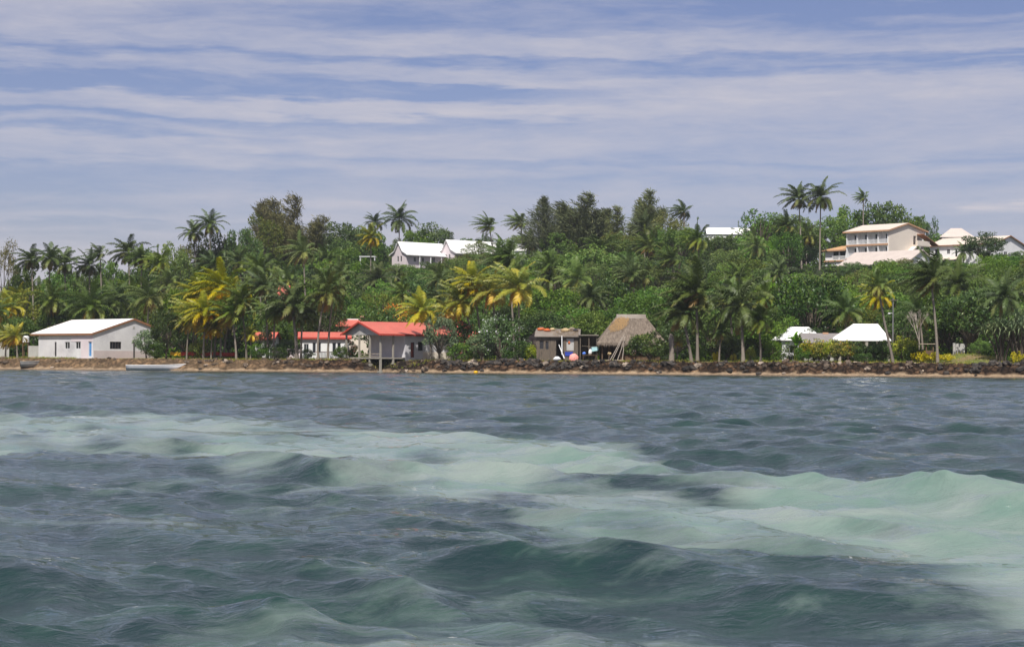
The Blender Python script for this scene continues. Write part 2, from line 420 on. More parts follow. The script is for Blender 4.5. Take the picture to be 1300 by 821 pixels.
def casuarina(seed, mat, h=12.0, w=6.0, cone=True, dens=1.0, base=.12):
    rng = np.random.default_rng(seed); m = MB(); rr = random.Random(seed)
    tops = [Vector((0, 0, h))] if cone else [Vector((rr.uniform(-w * .3, w * .3), rr.uniform(-w * .25, w * .25), h * rr.uniform(.75, 1))) for _ in range(4)]
    Ps, As, Ts = [], [], []
    for tp in tops:
        fk = Vector((0, 0, h * .1)); path = [Vector((0, 0, -.6)), fk, fk.lerp(tp, .5) + Vector((rr.uniform(-.2, .2), 0, 0)), tp]
        m.tube(path, [.03 * h, .025 * h, .012 * h, .003 * h], 6)
        nb = int((58 if cone else 26) * dens)
        for i in range(nb):
            t = base + (1 - base) * (i + rr.random()) / nb
            o = fk.lerp(tp, t) if t > .1 else fk
            az = GA * i + rr.uniform(-.4, .4)
            prof = (1 - t) ** .75 * (0.35 + min(1, t / .25) * .65) if cone else (.5 * (1 - t) + .12)
            Lb = max(.5, w * .5 * prof * rr.uniform(.75, 1.25) * (1 if cone else .9))
            up = .75 if cone else .9
            d = Vector((math.cos(az), math.sin(az), up)).normalized() + Vector((-.18, 0, 0))
            e = o + d * Lb * 1.15
            m.tube([o, o.lerp(e, .5), e], [.05, .03, .012], 4, cap=False)
            k = int(90 * (Lb / 2.2 + .35))
            s = rng.uniform(.1, 1.08, (k, 1)); P = np.array(o) + (np.array(e) - np.array(o)) * s + rng.normal(size=(k, 3)) * (.16 + .14 * Lb * .4)
            A = np.array(d) * .8 + rng.normal(size=(k, 3)) * .45 + np.array([-.25, 0, .25])
            Ps.append(P); As.append(A); Ts.append(np.clip(rng.normal(.4, .2, k), 0, 1))
    P = np.concatenate(Ps); A = np.concatenate(As); T = np.concatenate(Ts)
    V, Q, T4 = leaf_quads(P, A, .66, rng, .12, T)
    return np_mesh('needle_crown', V, Q, G[mat], T4), m.mesh('tree_trunk', M['darkbark'])

def bare_tree(seed, h=9., w=6., mat='deadwood', leaves=None, nleaf=0):
    rr = random.Random(seed); m = MB(); tips = []
    def grow(p, d, l, r, depth):
        e = p + d * l
        m.tube([p, p.lerp(e, .5) + Vector((rr.uniform(-.1, .1), rr.uniform(-.1, .1), 0)) * l * .3, e], [r, r * .8, r * .6], 5, cap=False)
        if depth == 0: tips.append(e); return
        for _ in range(3 if depth > 1 else 4):
            nd = (d + Vector((rr.uniform(-.75, .75), rr.uniform(-.75, .75), rr.uniform(-.2, .5)))).normalized()
            grow(e, nd, l * rr.uniform(.55, .8), r * .58, depth - 1)
    grow(Vector((0, 0, -.4)), Vector((0, 0, 1)), h * .36, .022 * h, 4)
    tm = m.mesh('tree_trunk', M[mat])
    cm = None
    if leaves:
        rng = np.random.default_rng(seed); T = np.array([tuple(t) for t in tips])
        P = np.repeat(T, nleaf, 0) + rng.normal(size=(len(T) * nleaf, 3)) * .22
        V, Q, t4 = leaf_quads(P, rng.normal(size=P.shape), .24, rng, .5, np.clip(rng.normal(.5, .25, len(P)), 0, 1))
        cm = np_mesh('leaf_crown', V, Q, G[leaves], t4)
    return cm, tm

def pandanus(seed, h=3.2, w=3.2, n=11):
    rr = random.Random(seed); m = MB(); t = MB()
    for i in range(n):
        a = GA * i; rad = w * .5 * math.sqrt((i + .5) / n) * .85
        c = Vector((math.cos(a) * rad, math.sin(a) * rad, h * (.72 - .28 * (rad / (w * .5)) ** 2 + rr.uniform(-.12, .12))))
        t.tube([(c.x * .15, c.y * .15, -.3), (c.x * .5, c.y * .5, c.z * .55), c], [.08, .06, .05], 5)
        for k in range(34):
            az = GA * k; el = R(85 - 100 * k / 34)
            h_ = Vector((math.cos(az), math.sin(az), 0)); d = h_ * math.cos(el) + Vector((0, 0, math.sin(el)))
            l = rr.uniform(.8, 1.15) * h / 3.2; s_ = d.cross(Vector((0, 0, 1))); s_ = s_.normalized() * .04 if s_.length > .02 else Vector((.04, 0, 0))
            p1 = c + d * l * .55; p2 = p1 + (d + Vector((-.15, 0, -.9))).normalized() * l * .5
            m.add([c - s_, c + s_, p1 + s_, p1 - s_, p2], [(0, 1, 2, 3), (3, 2, 4)], min(1, max(0, rr.gauss(.35, .2) + k / 34 * .3)))
    return m.mesh('spiky_crown', G['grey']), t.mesh('tree_trunk', M['darkbark'])

def banana(seed):
    rr = random.Random(seed); m = MB(); t = MB()
    for s in range(3):
        b = Vector((rr.uniform(-.7, .7), rr.uniform(-.5, .5), 0)); hh = rr.uniform(1.6, 2.4)
        t.tube([b + Vector((0, 0, -.2)), b + Vector((0, 0, hh))], [.13, .07], 7)
        for k in range(7):
            az = GA * k + s; el = R(78 - 9 * k); h_ = Vector((math.cos(az), math.sin(az), 0)); p = b + Vector((0, 0, hh * .95)); l = rr.uniform(1.3, 1.9)
            pts = [p]; ds = []
            for j in range(5):
                e = el - R(85) * (j / 5) ** 1.4; d = h_ * math.cos(e) + Vector((-.15, 0, math.sin(e))); pts.append(pts[-1] + d.normalized() * l / 5); ds.append(d)
            sd = h_.cross(Vector((0, 0, 1))); ws = [.06, .24, .28, .26, .18, .02]
            vs = [q for pt, w_ in zip(pts, ws) for q in (pt - sd * w_ + Vector((0, 0, .06)), pt, pt + sd * w_ + Vector((0, 0, .06)))]
            fs = [(3 * j + c, 3 * j + c + 1, 3 * j + c + 4, 3 * j + c + 3) for j in range(5) for c in (0, 1)]
            m.add(vs, fs, rr.uniform(.2, .7))
    return m.mesh('broad_leaves', G['bright']), t.mesh('stems', G['olive'])

# the prototype library: kind -> list of (crown, trunk, height, width)
LIB = {}
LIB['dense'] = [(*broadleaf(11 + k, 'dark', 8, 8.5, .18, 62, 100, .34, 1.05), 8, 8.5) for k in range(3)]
LIB['mid'] = [(*broadleaf(31 + k, 'mid', 8, 8, .18, 58, 95, .33, 1.0), 8, 8) for k in range(4)]
LIB['bright'] = [(*broadleaf(51 + k, 'bright', 6, 8, .06, 60, 90, .31, .95), 6, 8) for k in range(3)]
LIB['olive'] = [(*broadleaf(71 + k, 'olive', 8, 7, .2, 52, 85, .28, .95), 8, 7) for k in range(2)]
LIB['loose'] = [(*broadleaf(81 + k, 'mid', 9, 7, .35, 30, 50, .36, .8, open_=.6), 9, 7) for k in range(2)]
LIB['shrub'] = [(*broadleaf(91 + k, 'dark', 3, 4.2, .04, 40, 60, .24, .62), 3, 4.2) for k in range(2)]
LIB['shrubmid'] = [(*broadleaf(95 + k, 'mid', 3, 4.2, .04, 40, 60, .24, .62), 3, 4.2) for k in range(2)]
LIB['round'] = [(*broadleaf(101, 'dark', 3, 4.4, .02, 64, 66, .22, .55), 3, 4.4)]
LIB['croton'] = [(*broadleaf(111 + k, 'croton', 2.4, 2.6, .04, 34, 60, .22, .5, flower=.10), 2.4, 2.6) for k in range(2)]
LIB['crotondark'] = [(*broadleaf(121, 'dark', 2.4, 2.6, .04, 34, 60, .22, .5), 2.4, 2.6)]
LIB['lime'] = [(*broadleaf(131, 'lime', 2.8, 3.4, .04, 38, 60, .22, .55), 2.8, 3.4)]
LIB['yellow'] = [(*broadleaf(141, 'yellow', 1.2, 2.2, .03, 30, 50, .16, .34), 1.2, 2.2)]
LIB['flame'] = [(*broadleaf(151, 'flame', 6, 8, .35, 46, 64, .28, .9, flower=.25, flat=.8), 6, 8)]
LIB['pinkflower'] = [(*broadleaf(161, 'pinkflower', 3, 3.2, .1, 30, 56, .24, .55, flower=.16), 3, 3.2)]
LIB['frangipani'] = [(*broadleaf(171, 'frangipani', 5.5, 7, .05, 60, 80, .28, .75, flower=.05), 5.5, 7)]
LIB['greytree'] = [(*broadleaf(181 + k, 'grey', 4.5, 4.5, .18, 40, 70, .26, .62, droop=.3), 4.5, 4.5) for k in range(2)]
LIB['casuarina'] = [(*casuarina(201, 'needle', 12, 7.5), 12, 7.5)]
LIB['casuarinabushy'] = [(*casuarina(205 + k, 'needle', 11, 10, False, 1.5), 11, 10) for k in range(2)]
LIB['casuarinathin'] = [(*casuarina(211, 'needle', 12, 5, True, .55, .3), 12, 5)]
LIB['casuarinabrown'] = [(*casuarina(221 + k, 'brown', 12, 12, False, 1.25), 12, 12) for k in range(2)]
LIB['bare'] = [(*bare_tree(231, 9, 6, 'darkbark', 'brown', 12), 9, 6)]
LIB['dead'] = [(*bare_tree(241, 5, 3, 'deadwood'), 5, 3)]
LIB['pandanus'] = [(*pandanus(251 + k), 3.2, 3.4) for k in range(2)]
LIB['banana'] = [(*banana(261), 3.4, 3.4)]

def _size(e):
    cm, tm, h0, w0 = e
    vs = np.array([v.co for v in (cm or tm).vertices])
    return cm, tm, float(np.percentile(vs[:, 2], 99.3)), float(2 * np.percentile(np.hypot(vs[:, 0], vs[:, 1]) , 92))
LIB = {k: [_size(e) for e in v] for k, v in LIB.items()}

PALMS = {
    'palm': [palm_crown(301 + k, mat='palm', wind=.30 + .1 * k) for k in range(4)],
    'palmdark': [palm_crown(311 + k, mat='palmdark', wind=.22 + .12 * k, n=28 + 3 * (k % 2), nl=30) for k in range(4)],
    'palmyellow': [palm_crown(321 + k, n=29, mat='palmyellow', wind=.34 + .08 * k) for k in range(3)],
    'palmswept': [palm_crown(331 + k, n=29, mat=('palmdark', 'palm')[k], wind=.95, nl=30) for k in range(2)],
    'palmcalm': [palm_crown(341 + k, n=28, mat='palmdark', wind=.12) for k in range(2)],
}
NUTS = [nuts_mesh(5), nuts_mesh(9)]
KIND_NAME = dict(dense='broadleaf_tree', mid='broadleaf_tree', bright='leafy_shrub', olive='broadleaf_tree', loose='broadleaf_tree', shrub='leafy_shrub', shrubmid='leafy_shrub',
                 round='round_bush', croton='croton_bush', crotondark='hedge_bush', lime='leafy_shrub', yellow='flower_bush', flame='flame_tree', pinkflower='flowering_bush',
                 frangipani='frangipani_tree', greytree='shore_tree', casuarina='casuarina_tree', casuarinabushy='casuarina_tree', casuarinathin='casuarina_tree',
                 casuarinabrown='casuarina_tree', bare='bare_tree', dead='dead_tree', pandanus='pandanus_tree', banana='banana_plant')
KIND_CAT = dict(leafy_shrub='shrub', round_bush='bush', croton_bush='bush', hedge_bush='bush', flower_bush='bush', flowering_bush='bush', banana_plant='plant')
VR = random.Random(77)

def plant(kind, px, Y, top, wpx=None, label=None, group=None, rot=None, base=None, var=None):
    """a tree or bush whose stem stands at column px, Y metres off, its top at row `top`"""
    P = at(px, 457, Y); z = gz(P.x, Y) if base is None else base
    ht = at(px, top, Y).z - z
    if ht < .4: return None
    cm, tm, h0, w0 = LIB[kind][VR.randrange(len(LIB[kind])) if var is None else var]
    s = ht / h0; sx = s if wpx is None else (wpx * Y / F) / w0
    n = KIND_NAME[kind]
    o = empty(n, (P.x, Y, z), VR.uniform(0, 2 * PI) if rot is None else rot, label, KIND_CAT.get(n, 'tree'), group)
    if kind.startswith('casuarina') and rot is None: o.rotation_euler = (0, 0, VR.uniform(-.4, .4))
    o.scale = (sx, sx, s)
    link('trunk' if 'tree' in n else 'stems', tm, o)
    if cm: link('crown' if 'tree' in n else 'foliage', cm, o)
    return o

def palm(kind, px, Y, head_px, head_py, size=1.0, label=None, group=None, nuts=False, rad=.15, var=None, curve=0.0, rot=None):
    """palm whose trunk foot is at column px and whose crown heart is at (head_px, head_py)"""
    P = at(px, 457, Y); z = gz(P.x, Y); T = at(head_px, head_py, Y + VR.uniform(-.5, .5))
    H = T.z - z
    if H < .3: return None
    o = empty('coconut_palm', (P.x, Y, z), 0, label, 'palm tree', group)
    top = Vector((T.x - P.x, T.y - Y, H)); m = MB(); pts = []; rad_ = []
    for k in range(8):
        t = k / 7; q = Vector((top.x * (t ** 1.5), top.y * t, top.z * t)); q.x += curve * math.sin(PI * t)
        pts.append(q); rad_.append(rad * (1.35 if k == 0 else 1.05 - .4 * t))
    pts.insert(0, pts[0] - Vector((0, 0, .6))); rad_.insert(0, rad * 1.4)
    m.tube(pts, rad_, 8); m.build('trunk', M['bark'], o, True)
    L_ = PALMS[kind]; c = link('crown', L_[VR.randrange(len(L_)) if var is None else var], o, top)
    size *= 1.04 * VR.uniform(.88, 1.12); c.scale = (size * VR.uniform(.9, 1.1), size * VR.uniform(.9, 1.1), size * VR.uniform(.85, 1.12)); c.rotation_euler = (VR.uniform(-.2, .2), VR.uniform(-.25, .15), VR.uniform(-.6, .6) if rot is None else rot)
    if nuts: link('coconut_cluster', NUTS[VR.randrange(2)], o, top)
    return o
# ------------------------------------------------------------------ building helpers
def cells(m, x0, x1, z0, z1, openings, place):
    """wall panel between x0..x1, z0..z1 left open at each (xa, xb, za, zb); place(xa, xb, za, zb) adds a block"""
    xs = sorted({x0, x1, *[v for o in openings for v in o[:2]]}); zs = sorted({z0, z1, *[v for o in openings for v in o[2:4]]})
    for a, b in zip(xs, xs[1:]):
        run = None
        for c, d in zip(zs, zs[1:]):
            mx, mz = (a + b) / 2, (c + d) / 2
            if any(o[0] < mx < o[1] and o[2] < mz < o[3] for o in openings):
                if run: place(a, b, *run); run = None
            else: run = (run[0], d) if run else (c, d)
        if run: place(a, b, *run)

def window(parent, side, pos, a, b, c, d, kind='window', pane='glass', frame='frame', bars=1, T=.18, handle=False):
    """a window or door set back in its opening. side 'f': wall plane y=pos, spans x; side 'x': wall plane x=pos, spans y"""
    fr = MB(); w = .06
    def blk(u0, u1, v0, v1, dep0, dep1, mb):
        if side == 'f': mb.box(u0, u1, pos + dep0, pos + dep1, v0, v1)
        elif side == 'x0': mb.box(pos + dep0, pos + dep1, u0, u1, v0, v1)
        else: mb.box(pos - dep1, pos - dep0, u0, u1, v0, v1)
    blk(a, a + w, c, d, .05, .12, fr); blk(b - w, b, c, d, .05, .12, fr); blk(a + w, b - w, c, c + w, .05, .12, fr); blk(a + w, b - w, d - w, d, .05, .12, fr)
    for k in range(bars):
        x = a + (b - a) * (k + 1) / (bars + 1); blk(x - .025, x + .025, c + w, d - w, .055, .115, fr)
    f = fr.build(kind, M[frame], parent)
    p = MB(); blk(a + w * .5, b - w * .5, c + w * .5, d - w * .5, .125, .15, p); p.build('pane' if kind == 'window' else 'panel', M[pane], f)
    return f

def roof_slabs(m, prof, x0, x1, t=.12):
    """sloping slabs along x over a gable profile [(y, z), ...]"""
    for (ya, za), (yb, zb) in zip(prof, prof[1:]):
        m.prism([(x0, ya, za), (x0, yb, zb), (x0, yb, zb + t), (x0, ya, za + t)], (x1 - x0, 0, 0))

def roof_sheet(m, prof, x0, x1, t=.12):
    """one closed roof shell over a gable profile"""
    lo = [(x0, y, z) for y, z in prof]; hi = [(x0, y, z + t) for y, z in prof][::-1]
    n = len(prof)
    for i in range(n - 1):
        (ya, za), (yb, zb) = prof[i], prof[i + 1]
        a = [(x0, ya, za), (x1, ya, za), (x1, yb, zb), (x0, yb, zb)]; b = [(x, y, z + t) for x, y, z in a]
        m.add(a + b, [(0, 3, 2, 1), (4, 5, 6, 7), (0, 4, 7, 3), (1, 2, 6, 5)] + ([(0, 1, 5, 4)] if i == 0 else []) + ([(2, 3, 7, 6)] if i == n - 2 else []))

def gable_house(name, loc, rz, L_, W, prof, wall, roof, fascia, label, cat='house', group=None, front=(), left=(), right=(), over=(.3, .3, .35, .35), base=-1.5, T=.18, fh=.22, gap=.0, endmat=None):
    """prof: gable profile from the front eave (0, z) to the back eave (W, z). openings: (u0, u1, z0, z1, kind, pane, frame, bars)"""
    o = empty(name, loc, rz, label, cat, group)
    hf, hb = prof[0][1], prof[-1][1]; hm = min(hf, hb)
    w = MB()
    cells(w, 0, L_, base, hf - .01, [q[:4] for q in front], lambda a, b, c, d: w.box(a, b, 0, T, c, d))
    w.box(0, L_, W - T, W, base, hb - .01)
    ends = w if endmat is None else MB()
    for side, ops in ((0, left), (1, right)):
        x0, x1 = (0, T) if side == 0 else (L_ - T, L_)
        cells(ends, T, W - T, base, hm - .02, [q[:4] for q in ops], lambda a, b, c, d: ends.box(x0, x1, a, b, c, d))
        poly = [(T, hm - .02)] + [(min(max(y, T), W - T), z - .015) for y, z in prof] + [(W - T, hm - .02)]
        pl = []
        for p in poly:
            if not pl or (abs(p[0] - pl[-1][0]) + abs(p[1] - pl[-1][1])) > 1e-3: pl.append(p)
        ends.prism([(x0, y, z) for y, z in pl], (x1 - x0, 0, 0))
    w.build('wall', M[wall], o)
    if endmat: ends.build('end_wall', M[endmat], o)
    for q in front: window(o, 'f', 0, *q)
    for q in left: window(o, 'x0', 0, *q)
    for q in right: window(o, 'x1', L_, *q)
    ol, orr, of, ob = over
    s0 = (prof[1][1] - prof[0][1]) / max(1e-6, prof[1][0] - prof[0][0]); s1 = (prof[-2][1] - prof[-1][1]) / max(1e-6, prof[-1][0] - prof[-2][0])
    rp = [(-of, hf - s0 * of)] + list(prof[1:-1]) + [(W + ob, hb - s1 * ob)]
    r = MB(); roof_sheet(r, rp, -ol, L_ + orr, .10); rf = r.build('roof', M[roof], o)
    f = MB()
    y0, z0 = rp[0]; f.box(-ol, L_ + orr, y0 - .05, y0 - .004, z0 - fh + .1, z0 + .11)
    y1, z1 = rp[-1]; f.box(-ol, L_ + orr, y1 + .004, y1 + .05, z1 - fh + .1, z1 + .11)
    for xa, xb in ((-ol - .05, -ol - .004), (L_ + orr + .004, L_ + orr + .05)):
        for (ya, za), (yb, zb) in zip(rp, rp[1:]):
            f.prism([(xa, ya, za - fh + .1), (xa, yb, zb - fh + .1), (xa, yb, zb + .12), (xa, ya, za + .12)], (xb - xa, 0, 0))
    f.build('fascia', M[fascia], o)
    return o

def posts(parent, pts, z0, z1, r, mat, name='post'):
    for (x, y) in pts:
        m = MB(); m.box(x - r, x + r, y - r, y + r, z0, z1); m.build(name, M[mat], parent)

def hip_roof(m, x0, x1, y0, y1, ze, rx0, rx1, ry, zr, t=.12):
    a = [(x0, y0, ze), (x1, y0, ze), (x1, y1, ze), (x0, y1, ze), (rx0, ry, zr), (rx1, ry, zr)]
    b = [(x, y, z + t) for x, y, z in a]
    m.add(a + b, [(0, 4, 5, 1)[::-1][::-1], (1, 5, 2), (2, 5, 4, 3), (3, 4, 0), (6, 7, 11, 10), (7, 8, 11), (8, 9, 10, 11), (9, 6, 10), (0, 1, 7, 6), (1, 2, 8, 7), (2, 3, 9, 8), (3, 0, 6, 9)])

def corner(px, Y, z):
    p = at(px, 457, Y); return (p.x, Y, z)

# ------------------------------------------------------------------ white shed by the shore, left
Y = Yd(118, 6.5); p = at(118, 457, Y); zg = gz(p.x, Y) - .02
Ls, Ws = 14.6, 10.3; q_ = Ls / 11.2
shed = gable_house('shed', (p.x - Ls * math.cos(R(45)), Y + Ls * math.sin(R(45)), zg), R(-45), Ls, Ws, [(0, 3.6), (6.8, 5.72), (10.3, 4.6)],
    'whitewall', 'whiteroof', 'fascia', 'white shed with a white metal roof and a blue door, standing left by the shore', 'shed',
    front=[(3.4 * q_, 3.4 * q_ + .5, .3, 2.4, 'door', 'darkdoor', 'darkframe', 0), (5.5 * q_, 6.5 * q_, 1.4, 2.4), (7.7 * q_, 8.7 * q_, 1.4, 2.4), (10.3 * q_, 10.9 * q_, .3, 2.4, 'door', 'bluedoor', 'frame', 0)],
    right=[(2.8, 4.7, 1.4, 2.45, 'window', 'glass', 'darkframe', 3)], over=(1.9, .15, .3, .3), fh=.26)
m = MB(); m.box(Ls + .004, Ls + .03, .1, Ws - .1, -.6, 1.15); m.build('dado_band', M['pinkwall'], shed)
m = MB(); m.box(6.8 * q_, Ls - .02, -.03, -.004, 2.46, 3.58); m.box(8.85 * q_, 10.25 * q_, -.03, -.004, -.4, 2.46); m.build('plaster_patch', M['lilacwall'], shed)
m = MB(); m.box(Ls + .035, Ls + .15, 6.7, 6.85, -.3, 2.75); m.build('drain_pipe', M['darkframe'], shed)
m = MB(); m.box(Ls + .004, Ls + .04, 6.6, 6.95, 4.4, 4.75); m.build('vent', M['greywall'], shed)
m = MB(); m.box(-.4, Ls + .35, -.45, -.02, -.8, .06); m.build('plinth', M['concrete'], shed)

# ------------------------------------------------------------------ boathouse on stilts with the red roof
Y = Yd(483, 2.0); p = at(483, 457, Y); zd = 1.92; b_ = R(40); Wb, Lb = 8.0, 13.0
prof = [(0, 3.1), (4.3, 4.6), (8.0, 3.15)]
bh = empty('boathouse', (p.x, Y, zd), b_, 'grey boathouse on stilts with a red gable roof and open porch over the beach', 'boathouse')
m = MB()
roomx = 4.0
cells(m, roomx, Lb, -.9, 3.08, [(4.9, 5.5, .0, 2.0), (6.1, 6.9, .9, 2.1), (9.2, 10.4, .8, 1.9)], lambda a, b, c, d: m.box(a, b, 0, .16, c, d))
m.box(roomx, roomx + .16, .16, Wb - .16, -.3, 3.1); m.box(Lb - .16, Lb, .16, Wb - .16, -.9, 3.1); m.box(roomx, Lb, Wb - .16, Wb, -.9, 3.13)
m.build('wall', M['whitewall'], bh); m = MB()
m.prism([(0.02, .05, 2.92), (0.02, 0.05, 3.08), (.02, 4.3, 4.57), (.02, Wb - .05, 3.13), (.02, Wb - .05, 2.92)], (.14, 0, 0))
m.build('gable_wall', M['greywall'], bh); m = MB()
m.prism([(Lb - .16, .16, 3.1), (Lb - .16, 4.3, 4.55), (Lb - .16, Wb - .16, 3.1)], (.15, 0, 0))
m.build('gable_wall', M['greywall'], bh)
m = MB(); m.box(roomx + 2.95, Lb - .1, -.03, -.004, -.9, .75); m.build('painted_wall', M['cream'], bh)
window(bh, 'f', 0, 4.9, 5.5, 0, 2.0, 'door', 'reddoor', 'darkframe', 0); window(bh, 'f', 0, 6.1, 6.9, .9, 2.1, 'window', 'glass', 'darkframe', 0); window(bh, 'f', 0, 9.2, 10.4, .8, 1.9, 'window', 'glass', 'frame', 1)
m = MB(); roof_sheet(m, [(-.45, 2.96), (4.3, 4.62), (8.45, 2.95)], -.45, Lb + .4, .10); m.build('roof', M['redroof'], bh)
m = MB(); m.box(-.45, Lb + .4, -.52, -.454, 2.84, 3.07)
for (ya, za), (yb, zb) in (((-.45, 2.96), (4.3, 4.62)), ((4.3, 4.62), (8.45, 2.95))):
    for x in (-.52, Lb + .404): m.prism([(x, ya, za - .1), (x, yb, zb - .1), (x, yb, zb + .12), (x, ya, za + .12)], (.06, 0, 0))
m.build('fascia', M['redfascia'], bh)
m = MB(); m.box(-.1, roomx, 0, Wb, -.18, 0); m.build('deck', M['concrete'], bh)
for x, y in ((.08, .1), (.08, 2.45), (.08, 4.85), (.08, 7.8), (2.1, .1), (3.9, 7.8)):
    wp = Matrix.Rotation(b_, 3, 'Z') @ Vector((x, y, 0)); g = gz(p.x + wp.x, Y + wp.y) - zd
    m = MB(); m.box(x - .1, x + .1, y - .1, y + .1, 0, 2.96); m.build('post', M['concrete'], bh)
    m = MB(); m.box(x - .12, x + .12, y - .12, y + .12, g - .3, -.184); m.box(x - .3, x + .3, y - .3, y + .3, g - .3, g + .12); m.build('stilt', M['concrete'], bh)
m = MB(); m.box(.2, .28, .24, 2.3, .42, .5); m.box(.2, .28, 2.6, 4.7, .42, .5); m.box(.2, .28, .24, 4.7, .12, .18); m.build('railing', M['palewood'], bh)

# ------------------------------------------------------------------ white house with red roof behind the palms, and its neighbours
Y = Yd(388, 15); p = at(381, 457, Y); zg = gz(p.x, Y)
hw = gable_house('house', (p.x, Y, zg - .1), R(6), 6.8, 5, [(0, 3.1), (2.5, 3.8), (5, 3.1)], 'white', 'redroof', 'redfascia',
    'white house with a low red roof behind the palms beside the boathouse', front=[(1.7, 2.2, .9, 2.4, 'window', 'glass', 'frame', 0), (2.4, 2.9, .9, 2.4, 'window', 'glass', 'frame', 0), (4.45, 5.0, .9, 2.4, 'window', 'glass', 'frame', 0), (5.15, 5.65, .9, 2.4, 'window', 'glass', 'frame', 0), (.5, 1.2, .9, 2.2)])
m = MB(); m.box(-4.2, -.004, .6, .75, -.4, 1.5); m.build('yard_wall', M['lilacwall'], hw)
Y2 = Yd(450, 27); p2 = at(427, 457, Y2); zz = gz(p2.x, Y2)
hr = empty('house', (p2.x, Y2, zz), R(3), 'low house whose red hipped roof with a small dome shows above the boathouse', 'house')
m = MB(); m.box(.2, 4.6, .2, 4.6, -1, 4.4); m.build('wall', M['cream'], hr)
m = MB(); hip_roof(m, -.2, 5.0, -.2, 5.0, 4.4, .8, 3.6, 2.4, 5.35); rf = m.build('roof', M['redroof'], hr)
m = MB(); m.box(.55, 3.8, 2.25, 2.55, 5.4, 5.56); m.build('ridge_cap', M['white'], rf)
m = MB(); m.tube([(3.7, 2.2, 5.2), (3.7, 2.2, 5.8), (3.7, 2.2, 6.0), (3.7, 2.2, 6.12)], [.34, .34, .26, .05], 10); m.build('roof_dome', M['pink_cloth'], rf)
Y3 = Yd(327, 20); p3 = at(324, 457, Y3)
ht = gable_house('cottage', (p3.x, Y3, gz(p3.x, Y3) - .2), R(-4), 2.6, 4.5, [(0, 3.1), (2.2, 3.9), (4.5, 3.1)], 'white', 'redroof', 'redfascia', 'tiny white cottage peeping between palm trunks left of the white house', front=[(1.3, 2.1, 1.3, 2.4)])
# lattice fence in front of the white house
Yf = Yd(414, 9); pf = at(400, 457, Yf)
fe = empty('picket_fence', (pf.x, Yf, gz(pf.x, Yf)), R(8), 'low cream picket fence with red rails before the white house', 'fence')
for z_ in (.95, .15):
    m = MB(); m.box(0, 3.0, 0, .05, z_, z_ + .09); m.build('rail', M['redfascia'], fe)
m = MB()
for k in range(16): m.box(.04 + k * .19, .13 + k * .19, -.04, -.004, 0, 1.1)
m.build('pickets', M['white'], fe)
# small red-roofed hut on the slope
Yh = Yd(361, 62); ph = at(354, 457, Yh); zh = at(354, 373, Yh).z
hh = gable_house('hut', (ph.x, Yh, zh - 2.2), R(-15), 1.3, 1.6, [(0, 2.5), (.8, 3.5), (1.6, 2.5)], 'pink_cloth', 'redroof', 'redfascia', 'small red hut almost swallowed by palms on the slope', 'hut', base=-2)

# ------------------------------------------------------------------ weathered board shack with junk on its roof, and the lean-to
Y = Yd(681, 5.2); p = at(681, 457, Y); zg = gz(p.x, Y); k_ = Y / F
sh = empty('shack', (p.x, Y, zg - .05), R(-3), 'grey weathered board shack with a junk covered tin roof', 'shack')
m = MB(); LW, DW = 5.3, 4.2
cells(m, 0, LW, -.4, 3.15, [(.35, .95, 1.55, 2.65), (1.1, 1.6, 1.5, 2.6), (2.5, 3.4, 0.0, 2.75), (3.75, 4.8, 1.35, 3.0)], lambda a, b, c, d: m.box(a, b, 0, .1, c, d))
m.box(0, .1, .1, DW, -.4, 3.2); m.box(LW - .1, LW, .1, DW, -.4, 3.2); m.box(.1, LW - .1, DW - .1, DW, -.4, 3.6)
m.build('wall', M['oldwood'], sh)
window(sh, 'f', -.03, .35, .95, 1.55, 2.65, 'shutter', 'darkdoor', 'oldwood', 0); window(sh, 'f', -.03, 1.1, 1.6, 1.5, 2.6, 'shutter', 'darkdoor', 'oldwood', 0)
window(sh, 'f', -.03, 3.75, 4.8, 1.35, 3.0, 'window', 'greywall', 'oldwood', 0)
m = MB(); m.prism([(-.25, -.35, 3.12), (-.25, DW + .2, 4.15), (-.25, DW + .2, 4.22), (-.25, -.35, 3.19)], (LW + .5, 0, 0)); rf = m.build('roof', M['tin'], sh)
rr = random.Random(4)
def lump(m, c, r, seed, sq=(1, 1, .7)):
    g = random.Random(seed); n = 7; rows = [(-.9, .45), (-.3, 1), (.35, .9), (.85, .4)]; vs = []
    for z, q in rows:
        vs += [Vector(c) + Vector((math.cos(2 * PI * k / n) * q * r * sq[0] * g.uniform(.75, 1.2), math.sin(2 * PI * k / n) * q * r * sq[1] * g.uniform(.75, 1.2), z * r * sq[2] * g.uniform(.85, 1.1))) for k in range(n)]
    fs = [(i * n + k, i * n + (k + 1) % n, (i + 1) * n + (k + 1) % n, (i + 1) * n + k) for i in range(3) for k in range(n)] + [tuple(range(n))[::-1], tuple(3 * n + k for k in range(n))]
    m.add(vs, fs)
RH = lambda y: 3.19 + (y + .35) * .226
def on_roof(x, y): return Matrix.Rotation(R(-3), 4, 'Z') @ Vector((x, y, RH(y))) + Vector((p.x, Y, zg - .05))
